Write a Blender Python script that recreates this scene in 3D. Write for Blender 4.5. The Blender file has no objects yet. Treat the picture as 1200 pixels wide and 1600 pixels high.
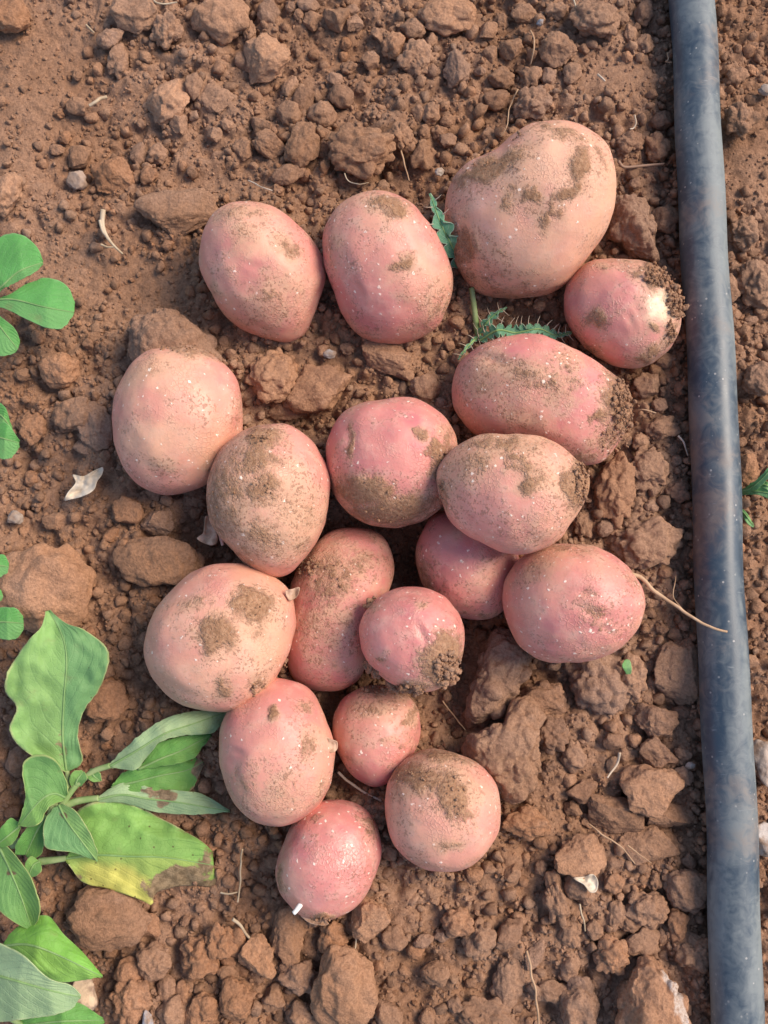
import bpy, math, random
import numpy as np
from mathutils import Vector, Euler
from mathutils.bvhtree import BVHTree

random.seed(7)
RNG = np.random.default_rng(11)
scene = bpy.context.scene
COL = scene.collection

# ------------------------------------------------------------------ camera, sky, sun, exposure
PXW, PXH = 1200.0, 1600.0
TILT = math.radians(8.0)
DIST = 0.365                 # metres from the lens to the soil at the middle of the view
HALF = 0.2135 / DIST         # tangent of half the vertical field
CAM = np.array([0.0, -DIST * math.sin(TILT), DIST * math.cos(TILT)])
cam_data = bpy.data.cameras.new('camera')
cam = bpy.data.objects.new('camera', cam_data)
COL.objects.link(cam)
cam.location = CAM
cam.rotation_euler = (TILT, 0, 0)
cam_data.sensor_fit = 'VERTICAL'
cam_data.sensor_height = 24.0
cam_data.sensor_width = 18.0
cam_data.lens = 12.0 / HALF
cam_data.clip_start = 0.01
cam_data.clip_end = 200.0
scene.camera = cam

SUN_EL, SUN_AZ = math.radians(46), math.radians(20)   # direction towards the sun: azimuth measured from +x to +y
world = bpy.data.worlds.new('World')
scene.world = world
world.use_nodes = True
wn = world.node_tree
for n in list(wn.nodes):
    wn.nodes.remove(n)
sky = wn.nodes.new('ShaderNodeTexSky')
sky.sky_type = 'NISHITA'
sky.sun_disc = False
sky.sun_elevation = SUN_EL
sky.sun_rotation = math.pi / 2 - SUN_AZ
bg = wn.nodes.new('ShaderNodeBackground')
bg.inputs['Strength'].default_value = 0.113
wo = wn.nodes.new('ShaderNodeOutputWorld')
wn.links.new(sky.outputs[0], bg.inputs[0])
wn.links.new(bg.outputs[0], wo.inputs[0])
sun_data = bpy.data.lights.new('sun', 'SUN')
sun_data.energy = 2.4
sun_data.angle = math.radians(30)
sun_data.color = (1.0, 0.85, 0.68)
sun = bpy.data.objects.new('sun', sun_data)
COL.objects.link(sun)
sd = Vector((math.cos(SUN_EL) * math.cos(SUN_AZ), math.cos(SUN_EL) * math.sin(SUN_AZ), math.sin(SUN_EL)))
sun.rotation_euler = sd.to_track_quat('Z', 'Y').to_euler()
sun.location = sd * 3
vs = scene.view_settings
vs.view_transform = 'Standard'
vs.look = 'None'
vs.exposure = 0.93
vs.gamma = 1.0
vs.use_curve_mapping = False

# ------------------------------------------------------------------ geometry of the view: pixel of the photograph <-> place
E_R = np.array([1.0, 0, 0])
E_U = np.array([0, math.cos(TILT), math.sin(TILT)])
E_B = np.array([0, -math.sin(TILT), math.cos(TILT)])      # points back at the camera
PX = 0.2135 / 800.0                                       # metres per pixel on the soil

def ray(px, py):
    a = (np.asarray(px, float) - 600) / 800 * HALF
    b = -(np.asarray(py, float) - 800) / 800 * HALF
    return a[..., None] * E_R + b[..., None] * E_U - E_B

def at(px, py, z):
    d = ray(px, py)
    s = (np.asarray(z, float) - CAM[2]) / d[..., 2]
    return CAM + d * s[..., None]

def to_px(P):
    q = np.asarray(P, float) - CAM
    w = -(q @ E_B)
    return 600 + (q @ E_R) / w / HALF * 800, 800 - (q @ E_U) / w / HALF * 800

# ------------------------------------------------------------------ noise
_perm = np.random.default_rng(3).permutation(256)
_perm = np.concatenate([_perm, _perm, _perm])
_grad = np.random.default_rng(4).normal(size=(256, 3))
_grad /= np.linalg.norm(_grad, axis=1)[:, None]

def perlin(P):
    P = np.asarray(P, float)
    i = np.floor(P).astype(int)
    f = P - i
    i &= 255
    u = f * f * f * (f * (f * 6 - 15) + 10)
    out = np.zeros(P.shape[:-1])
    for dx in (0, 1):
        for dy in (0, 1):
            for dz in (0, 1):
                h = _perm[_perm[_perm[(i[..., 0] + dx) & 255] + ((i[..., 1] + dy) & 255)] + ((i[..., 2] + dz) & 255)]
                g = _grad[h]
                d = g[..., 0] * (f[..., 0] - dx) + g[..., 1] * (f[..., 1] - dy) + g[..., 2] * (f[..., 2] - dz)
                w = (u[..., 0] if dx else 1 - u[..., 0]) * (u[..., 1] if dy else 1 - u[..., 1]) * (u[..., 2] if dz else 1 - u[..., 2])
                out += w * d
    return out * 1.6

def fbm(P, oct=3, gain=0.5):
    P = np.asarray(P, float)
    s, a = 0, 1.0
    for k in range(oct):
        s = s + a * perlin(P * 2 ** k + 17.3 * k)
        a *= gain
    return s

def _hash2(i, j, k):
    h = (i * 374761393 + j * 668265263 + k * 2147483647 + 1013904223) & 0xFFFFFFFF
    h = ((h ^ (h >> 13)) * 1274126177) & 0xFFFFFFFF
    return ((h ^ (h >> 16)) & 0xFFFF) / 65535.0

def lumps(x, y, cell, seed):
    """rounded lumps of many sizes packed in a jittered grid; 0..1"""
    gx, gy = x / cell, y / cell
    ix, iy = np.floor(gx).astype(np.int64), np.floor(gy).astype(np.int64)
    best = np.zeros_like(gx)
    for dx in (-1, 0, 1):
        for dy in (-1, 0, 1):
            a, b = ix + dx, iy + dy
            cx = a + _hash2(a, b, seed)
            cy = b + _hash2(a, b, seed + 1)
            r = 0.35 + 0.55 * _hash2(a, b, seed + 2)
            e = 0.7 + 0.6 * _hash2(a, b, seed + 3)
            d2 = ((gx - cx) * e) ** 2 + ((gy - cy) / e) ** 2
            best = np.maximum(best, r * np.sqrt(np.clip(1 - d2 / (r * r), 0, 1)))
    return best

def P3(x, y, s, off=0.0):
    return np.stack([x * s + off, y * s - off, np.full_like(x, off * 1.7)], -1)

# ------------------------------------------------------------------ shape of the soil
def _g(px, py):
    p = at(px, py, 0.0)
    return p[0], p[1]

# (px, py, radius x px, radius y px, height mm)
SWELLS = [
    (620, 930, 150, 130, -23), (560, 1090, 110, 90, -15), (490, 870, 80, 60, -11), (640, 860, 50, 40, -11),
    (700, 1030, 70, 60, -10), (860, 1060, 90, 40, -8), (597, 262, 18, 26, -14), (470, 660, 90, 40, -9),
    (330, 850, 50, 40, -9), (960, 145, 95, 60, 9), (30, 200, 110, 220, 6), (60, 470, 140, 90, 4),
    (20, 1280, 60, 70, -9), (30, 730, 60, 60, -6), (1170, 480, 40, 60, -4), (960, 520, 90, 60, -3),
    (690, 560, 60, 60, -6), (800, 500, 60, 30, -8), (740, 1140, 50, 40, -8), (900, 30, 70, 60, 6),
    (1160, 250, 60, 130, 5), (1165, 700, 40, 90, 3), (990, 800, 80, 110, 5), (790, 1170, 80, 90, 4),
    (560, 240, 70, 50, 5), (230, 880, 80, 45, 6), (100, 1500, 80, 60, -6), (500, 1215, 60, 60, -8),
]
SWELLS += [(410,430,120,130,5), (605,425,125,140,5), (830,335,155,160,6), (970,490,120,105,4), (855,630,165,120,4), (280,660,125,140,5),
           (345,1000,140,140,5), (425,1180,110,135,4), (690,1268,115,115,5), (515,1350,100,110,4), (900,945,130,110,3)]
_SW = [(*_g(a, b), c * PX, d * PX, e * 0.001) for a, b, c, d, e in SWELLS]
# zones of fine powdery soil (px, py, rx, ry)
FINE = [(50, 130, 150, 250), (60, 430, 170, 90), (230, 450, 120, 60), (330, 290, 90, 30), (560, 100, 60, 40), (945, 135, 80, 45), (1165, 240, 60, 90)]
_FN = [(*_g(a, b), c * PX, d * PX) for a, b, c, d in FINE]

def fineness(x, y):
    f = np.zeros_like(x)
    for cx, cy, rx, ry in _FN:
        f = np.maximum(f, np.exp(-(((x - cx) / rx) ** 2 + ((y - cy) / ry) ** 2) ** 1.5))
    return f

def H0(x, y):
    h = 0.0032 * fbm(P3(x, y, 16, 3.1), 3)
    for cx, cy, rx, ry, e in _SW:
        h = h + e * np.exp(-((x - cx) / rx) ** 2 - ((y - cy) / ry) ** 2)
    return h

def H(x, y):
    x = np.asarray(x, float); y = np.asarray(y, float)
    wx = x + 0.0022 * perlin(P3(x, y, 150, 1.3)) + 0.0008 * perlin(P3(x, y, 420, 6.3))
    wy = y + 0.0022 * perlin(P3(x, y, 150, 8.1)) + 0.0008 * perlin(P3(x, y, 420, 2.2))
    k = 1 - 0.92 * fineness(x, y)
    h = H0(x, y)
    h = h + k * (0.0046 * lumps(wx, wy, 0.0115, 5) + 0.0028 * lumps(wx, wy, 0.0060, 25))
    h = h + (0.35 + 0.65 * k) * 0.0013 * lumps(wx, wy, 0.0028, 45) + 0.0007 * fbm(P3(x, y, 300, 5.5), 2)
    return h - 0.003

def on_soil(px, py, lift=0.0):
    z = 0.0
    for _ in range(5):
        p = at(px, py, z + lift)
        z = float(H(np.array([p[0]]), np.array([p[1]]))[0])
    p = at(px, py, z + lift)
    return p

# ------------------------------------------------------------------ mesh helpers
def mesh_from(name, V, F, smooth=True):
    V = np.asarray(V, np.float32)
    me = bpy.data.meshes.new(name)
    F = np.asarray(F, np.int32)
    nf, k = F.shape
    me.vertices.add(len(V)); me.vertices.foreach_set('co', V.ravel())
    me.loops.add(nf * k); me.loops.foreach_set('vertex_index', F.ravel())
    me.polygons.add(nf)
    me.polygons.foreach_set('loop_start', np.arange(0, nf * k, k, dtype=np.int32))
    me.polygons.foreach_set('use_smooth', np.broadcast_to(np.asarray(smooth, bool), (nf,)))
    me.update(calc_edges=True)
    me.validate()
    return me

def float_attr(me, name, vals):
    a = me.attributes.new(name, 'FLOAT', 'POINT')
    a.data.foreach_set('value', np.asarray(vals, np.float32))

def color_attr(me, name, rgb):
    a = me.attributes.new(name, 'FLOAT_COLOR', 'POINT')
    c = np.ones((len(rgb), 4), np.float32); c[:, :3] = rgb
    a.data.foreach_set('color', c.ravel())

def link(name, me, mat=None, parent=None, loc=None):
    o = bpy.data.objects.new(name, me)
    COL.objects.link(o)
    if mat is not None and me is not None and not me.materials:
        me.materials.append(mat)
    if parent is not None:
        o.parent = parent
    if loc is not None:
        o.location = loc
    return o

def tag(o, label, cat, group=None):
    o['label'] = label
    o['category'] = cat
    if group:
        o['group'] = group
    return o

def empty(name, loc):
    o = bpy.data.objects.new(name, None)
    o.empty_display_size = 0.01
    COL.objects.link(o)
    o.location = loc
    return o

_ico = {}
def ico(n):
    if n in _ico:
        return _ico[n]
    if n == 0:
        t = (1 + 5 ** 0.5) / 2
        V = np.array([(-1, t, 0), (1, t, 0), (-1, -t, 0), (1, -t, 0), (0, -1, t), (0, 1, t), (0, -1, -t), (0, 1, -t), (t, 0, -1), (t, 0, 1), (-t, 0, -1), (-t, 0, 1)], float)
        F = np.array([(0, 11, 5), (0, 5, 1), (0, 1, 7), (0, 7, 10), (0, 10, 11), (1, 5, 9), (5, 11, 4), (11, 10, 2), (10, 7, 6), (7, 1, 8), (3, 9, 4), (3, 4, 2), (3, 2, 6), (3, 6, 8), (3, 8, 9), (4, 9, 5), (2, 4, 11), (6, 2, 10), (8, 6, 7), (9, 8, 1)])
    else:
        V0, F0 = ico(n - 1)
        E = np.sort(np.concatenate([F0[:, [0, 1]], F0[:, [1, 2]], F0[:, [2, 0]]]), axis=1)
        U, inv = np.unique(E, axis=0, return_inverse=True)
        inv = inv.ravel()
        M = (V0[U[:, 0]] + V0[U[:, 1]]) / 2
        nf = len(F0)
        a, b, c = (inv[:nf] + len(V0), inv[nf:2 * nf] + len(V0), inv[2 * nf:] + len(V0))
        V = np.concatenate([V0, M])
        F = np.concatenate([np.stack([F0[:, 0], a, c], 1), np.stack([F0[:, 1], b, a], 1), np.stack([F0[:, 2], c, b], 1), np.stack([a, b, c], 1)])
    V = V / np.linalg.norm(V, axis=1)[:, None]
    _ico[n] = (V, F)
    return V, F

def closed_spline(pts, n=96):
    p = np.asarray(pts, float)
    m = len(p)
    out = []
    for i in range(m):
        p0, p1, p2, p3 = p[i - 1], p[i], p[(i + 1) % m], p[(i + 2) % m]
        for t in np.linspace(0, 1, 8, endpoint=False):
            out.append(0.5 * ((2 * p1) + (-p0 + p2) * t + (2 * p0 - 5 * p1 + 4 * p2 - p3) * t * t + (-p0 + 3 * p1 - 3 * p2 + p3) * t ** 3))
    return np.array(out)

def open_spline(pts, n):
    p = np.asarray(pts, float)
    q = np.concatenate([[2 * p[0] - p[1]], p, [2 * p[-1] - p[-2]]])
    out = []
    for i in range(1, len(q) - 2):
        p0, p1, p2, p3 = q[i - 1], q[i], q[i + 1], q[i + 2]
        for t in np.linspace(0, 1, 12, endpoint=False):
            out.append(0.5 * ((2 * p1) + (-p0 + p2) * t + (2 * p0 - 5 * p1 + 4 * p2 - p3) * t * t + (-p0 + 3 * p1 - 3 * p2 + p3) * t ** 3))
    out.append(p[-1])
    out = np.array(out)
    s = np.concatenate([[0], np.cumsum(np.linalg.norm(np.diff(out, axis=0), axis=1))])
    u = np.linspace(0, s[-1], n)
    return np.stack([np.interp(u, s, out[:, k]) for k in range(out.shape[1])], 1)

def radial(outline_xy, smooth=2):
    """outline in a plane, about its centroid -> radius for 256 angles"""
    q = closed_spline(outline_xy)
    th = np.arctan2(q[:, 1], q[:, 0]); r = np.hypot(q[:, 0], q[:, 1])
    o = np.argsort(th); th, r = th[o], r[o]
    T = np.linspace(-math.pi, math.pi, 256, endpoint=False)
    R = np.interp(T, np.concatenate([th - 2 * math.pi, th, th + 2 * math.pi]), np.tile(r, 3))
    for _ in range(smooth):
        R = (np.roll(R, 1) + 2 * R + np.roll(R, -1)) / 4
    return T, R

def body_frame(outline_px, z):
    """plane through the thing's middle, square to the line of sight, and the outline in it"""
    o = np.asarray(outline_px, float)
    q = closed_spline(o)
    c = (q.min(0) + q.max(0)) / 2 * 0.5 + q.mean(0) * 0.5
    P = at(c[0], c[1], z)
    n = CAM - P; n /= np.linalg.norm(n)
    e1 = E_R - n * n[0]; e1 /= np.linalg.norm(e1)
    e2 = np.cross(n, e1)
    d = ray(o[:, 0], o[:, 1])
    s = ((P - CAM) @ n) / (d @ n)
    W = CAM + d * s[:, None] - P
    return P, n, e1, e2, np.stack([W @ e1, W @ e2], 1)

def inflate(outline_px, z, hz, sub, up=1.0, down=1.0, boxy=1.0, smooth=3):
    P, n, e1, e2, xy = body_frame(outline_px, z)
    T, R = radial(xy, smooth)
    U, F = ico(sub)
    th = np.arctan2(U[:, 1], U[:, 0])
    s = np.clip(np.hypot(U[:, 0], U[:, 1]), 0, 1)
    Rt = np.interp(th, np.concatenate([T, [math.pi]]), np.concatenate([R, [R[0]]]))
    # second-order ellipse part of the outline for the top of the body
    c0 = R.mean(); c2 = (R * np.cos(2 * T)).mean() * 2; s2 = (R * np.sin(2 * T)).mean() * 2
    Re = c0 + c2 * np.cos(2 * th) + s2 * np.sin(2 * th)
    k = s ** 2
    Ru = Rt * k + Re * (1 - k)
    sb = s ** (1.0 / boxy) if boxy != 1 else s
    h = np.where(U[:, 2] > 0, hz * up, hz * down) * U[:, 2]
    L = np.stack([Ru * sb * np.cos(th), Ru * sb * np.sin(th), h], 1)
    return P, np.stack([e1, e2, n], 0), L, U, F, R.mean()

# ------------------------------------------------------------------ node helper
class NT:
    def __init__(self, name):
        self.m = bpy.data.materials.new(name)
        self.m.use_nodes = True
        self.t = self.m.node_tree
        for n in list(self.t.nodes):
            self.t.nodes.remove(n)
        self.out = self.t.nodes.new('ShaderNodeOutputMaterial')
    def node(self, kind, **kw):
        n = self.t.nodes.new(kind)
        for k, v in kw.items():
            setattr(n, k, v)
        return n
    def set(self, sock, v):
        if isinstance(v, bpy.types.NodeSocket):
            self.t.links.new(v, sock)
        elif isinstance(v, (tuple, list)) and len(v) == 3 and sock.type == 'RGBA':
            sock.default_value = (*v, 1)
        else:
            sock.default_value = v
    def math(self, op, a, b=0.0, c=0.0, clamp=False):
        n = self.node('ShaderNodeMath', operation=op); n.use_clamp = clamp
        for i, v in enumerate((a, b, c)):
            self.set(n.inputs[i], v)
        return n.outputs[0]
    def mix(self, f, a, b, mode='MIX'):
        n = self.node('ShaderNodeMix', data_type='RGBA', blend_type=mode)
        self.set(n.inputs[0], f); self.set(n.inputs[6], a); self.set(n.inputs[7], b)
        return n.outputs[2]
    def step(self, v, lo, hi, a=0.0, b=1.0):
        n = self.node('ShaderNodeMapRange', interpolation_type='SMOOTHSTEP')
        for i, x in enumerate((v, lo, hi, a, b)):
            self.set(n.inputs[i], x)
        return n.outputs[0]
    def noise(self, vec, scale, detail=3.0, rough=0.55, dist=0.0):
        n = self.node('ShaderNodeTexNoise')
        self.set(n.inputs['Vector'], vec); n.inputs['Scale'].default_value = scale
        n.inputs['Detail'].default_value = detail; n.inputs['Roughness'].default_value = rough
        n.inputs['Distortion'].default_value = dist
        return n.outputs[0]
    def voronoi(self, vec, scale, feature='F1', rnd=1.0):
        n = self.node('ShaderNodeTexVoronoi', feature=feature)
        self.set(n.inputs['Vector'], vec); n.inputs['Scale'].default_value = scale
        n.inputs['Randomness'].default_value = rnd
        return n
    def attr(self, name):
        return self.node('ShaderNodeAttribute', attribute_name=name)
    def obj(self):
        return self.node('ShaderNodeTexCoord').outputs['Object']
    def pos(self):
        return self.node('ShaderNodeNewGeometry').outputs['Position']
    def add(self, v, off):
        n = self.node('ShaderNodeVectorMath', operation='ADD')
        self.set(n.inputs[0], v); n.inputs[1].default_value = off
        return n.outputs[0]
    def bump(self, h, strength, dist, prev=None):
        n = self.node('ShaderNodeBump')
        n.inputs['Strength'].default_value = strength
        n.inputs['Distance'].default_value = dist
        self.set(n.inputs['Height'], h)
        if prev is not None:
            self.set(n.inputs['Normal'], prev)
        return n.outputs[0]
    def principled(self, color, rough, spec=0.5, normal=None, **kw):
        b = self.node('ShaderNodeBsdfPrincipled')
        self.set(b.inputs['Base Color'], color); self.set(b.inputs['Roughness'], rough)
        self.set(b.inputs['Specular IOR Level'], spec)
        if normal is not None:
            self.set(b.inputs['Normal'], normal)
        for k, v in kw.items():
            self.set(b.inputs[k.replace('_', ' ')], v)
        return b.outputs[0]
    def done(self, shader):
        self.t.links.new(shader, self.out.inputs[0])
        return self.m

SOIL_A, SOIL_B, SOIL_C = (0.300, 0.162, 0.094), (0.352, 0.204, 0.130), (0.200, 0.108, 0.067)

def soil_material(name, by_attr=False):
    t = NT(name)
    p = t.pos()
    n1 = t.noise(p, 14, 3, 0.6)
    n2 = t.noise(p, 95, 4, 0.65)
    n3 = t.noise(p, 900, 3, 0.7)
    c = t.mix(t.step(n1, 0.36, 0.64), SOIL_A, SOIL_B)
    c = t.mix(t.step(n2, 0.50, 0.80, 0, 0.8), c, SOIL_C)
    c = t.mix(t.step(n2, 0.20, 0.42, 0.55, 0), c, (0.440, 0.270, 0.185))
    g = t.step(n3, 0.3, 0.72, 0.78, 1.20)
    gm = t.node('ShaderNodeCombineColor')
    for i in range(3):
        t.set(gm.inputs[i], g)
    c = t.mix(1.0, c, gm.outputs[0], 'MULTIPLY')
    if by_attr:
        c = t.mix(1.0, c, t.attr('tint').outputs['Color'], 'MULTIPLY')
    else:
        oi = t.node('ShaderNodeObjectInfo')
        c = t.mix(1.0, c, oi.outputs['Color'], 'MULTIPLY')
        # pale crust where the clod carries the attribute
        cr = t.attr('crust').outputs['Fac']
        cm = t.step(t.math('ADD', cr, t.math('MULTIPLY', t.math('SUBTRACT', n2, 0.5), 1.8)), 0.42, 0.80)
        c = t.mix(t.math('MULTIPLY', cm, t.step(n3, 0.30, 0.62, 0.25, 0.95)), c, (0.60, 0.50, 0.43))
    nb = t.bump(t.noise(p, 330, 6, 0.75), 1.0, 0.0012)
    nb = t.bump(n3, 0.8, 0.0006, nb)
    return t.done(t.principled(c, 0.97, 0.12, nb))

SOIL = soil_material('soil')
CRUMB = soil_material('soil_crumb', True)

# ------------------------------------------------------------------ ground: one sheet, fine in view, coarse out to the distance
def axis(lo, hi, step, far):
    mid = np.arange(lo, hi + step / 2, step)
    out = [hi + step * 1.35 ** k for k in range(1, 60)]
    g = np.cumsum([step * 1.3 ** k for k in range(1, 45)])
    g = g[g < far]
    return np.concatenate([(lo - g)[::-1], mid, hi + g])

def build_ground():
    xs = axis(-0.215, 0.215, 0.00092, 60)
    ys = axis(-0.275, 0.285, 0.00092, 60)
    X, Y = np.meshgrid(xs, ys)
    Z = H(X.ravel(), Y.ravel())
    # small sideways drift so that the lumps overhang a little
    V = np.stack([X.ravel() + 0.0005 * perlin(P3(X.ravel(), Y.ravel(), 500, 9.7)), Y.ravel() + 0.0005 * perlin(P3(X.ravel(), Y.ravel(), 500, 4.7)), Z], 1)
    nx, ny = len(xs), len(ys)
    i = np.arange(nx * ny).reshape(ny, nx)
    F = np.stack([i[:-1, :-1].ravel(), i[:-1, 1:].ravel(), i[1:, 1:].ravel(), i[1:, :-1].ravel()], 1)
    me = mesh_from('ground', V, F)
    o = link('ground', me, SOIL)
    o['kind'] = 'structure'
    o['label'] = 'loose red brown tilled soil of the field bed'
    return o
build_ground()

# ------------------------------------------------------------------ drip pipe
PIPE_R = 0.0094
PIPE_PX = [(1062, -420), (1070, -200), (1080, 0), (1090, 200), (1100, 400), (1110, 600), (1119, 800), (1129, 1000), (1139, 1200), (1147, 1400), (1155, 1600), (1161, 1800), (1166, 2000)]
def tube(path, rad, seg, cap=True):
    path = np.asarray(path, float)
    n = len(path)
    rad = np.broadcast_to(np.asarray(rad, float), (n,))
    T = np.gradient(path, axis=0); T /= np.linalg.norm(T, axis=1)[:, None] + 1e-12
    ref = np.array([0, 0, 1.0]) if abs(T[0, 2]) < 0.9 else np.array([1.0, 0, 0])
    V = []
    for k in range(n):
        a = np.cross(T[k], ref); a /= np.linalg.norm(a)
        b = np.cross(a, T[k]); ref = b
        ang = np.linspace(0, 2 * math.pi, seg, endpoint=False)
        V.append(path[k] + rad[k] * (np.cos(ang)[:, None] * a + np.sin(ang)[:, None] * b))
    V = np.concatenate(V)
    F = []
    for k in range(n - 1):
        i = np.arange(seg); j = (i + 1) % seg
        F.append(np.stack([k * seg + i, k * seg + j, (k + 1) * seg + j, (k + 1) * seg + i], 1))
    F = np.concatenate(F)
    if cap:
        V = np.concatenate([V, [path[0], path[-1]]])
        i = np.arange(seg); j = (i + 1) % seg
        a, b = len(V) - 2, len(V) - 1
        F = np.concatenate([F, np.stack([np.full(seg, a), j, i, i], 1)[:, [0, 1, 2, 2]], np.stack([np.full(seg, b), (n - 1) * seg + i, (n - 1) * seg + j, (n - 1) * seg + j], 1)])
        tri = F[:, 2] == F[:, 3]
        Q = F[~tri]
        Tt = np.concatenate([Q[:, [0, 1, 2]], Q[:, [0, 2, 3]], F[tri][:, :3]])
        return V, Tt
    return V, F

def build_pipe():
    pz = 0.0125
    P = open_spline([at(a, b, pz) for a, b in PIPE_PX], 420)
    P[:, 0] += 0.00035 * np.sin(P[:, 1] * 38) + 0.00025 * np.sin(P[:, 1] * 97 + 1)
    P[:, 2] += 0.0012 * np.sin(P[:, 1] * 11 + 0.7)
    V, F = tube(P, PIPE_R * (1 + 0.008 * np.sin(P[:, 1] * 60)), 56)
    me = mesh_from('drip_pipe', V, F)
    t = NT('pipe_plastic')
    p = t.pos()
    st = t.node('ShaderNodeMapping'); t.set(st.inputs[0], p); st.inputs['Scale'].default_value = (1, 0.35, 1)
    n1 = t.noise(st.outputs[0], 42, 4, 0.6, 0.6)
    n2 = t.noise(p, 190, 5, 0.65, 1.2)
    n3 = t.noise(p, 900, 3, 0.7)
    dust = t.math('ADD', t.math('MULTIPLY', n1, 0.75), t.math('MULTIPLY', n2, 0.35))
    d1 = t.step(dust, 0.41, 0.68)
    base = t.mix(d1, (0.036, 0.058, 0.082), (0.176, 0.196, 0.196))
    # brown earth smears
    e = t.step(t.math('ADD', t.noise(p, 26, 3, 0.5), t.math('MULTIPLY', n2, 0.3)), 0.67, 0.88, 0, 0.50)
    base = t.mix(e, base, (0.21, 0.125, 0.085))
    # fine pale specks and scuffs
    vo = t.voronoi(p, 330)
    sp = t.math('MULTIPLY', t.step(vo.outputs['Distance'], 0.10, 0.17, 1, 0), t.step(t.noise(p, 90, 2), 0.48, 0.62))
    base = t.mix(t.math('MULTIPLY', sp, 0.7), base, (0.45, 0.42, 0.38))
    sc = t.node('ShaderNodeMapping'); t.set(sc.inputs[0], p); sc.inputs['Rotation'].default_value = (0, 0, 0.5); sc.inputs['Scale'].default_value = (1, 9, 1)
    scm = t.step(t.noise(sc.outputs[0], 120, 2, 0.5, 0.8), 0.70, 0.76, 0, 0.35)
    base = t.mix(scm, base, (0.30, 0.31, 0.31))
    rough = t.step(dust, 0.40, 0.68, 0.40, 0.64)
    nb = t.bump(n2, 0.12, 0.0004)
    nb = t.bump(n3, 0.10, 0.0002, nb)
    m = t.done(t.principled(base, rough, 0.55, nb))
    o = link('drip_pipe', me, m)
    tag(o, 'long dusty black plastic irrigation pipe lying across the soil beside the potatoes', 'pipe')
    return P
PIPE_PATH = build_pipe()

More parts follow.
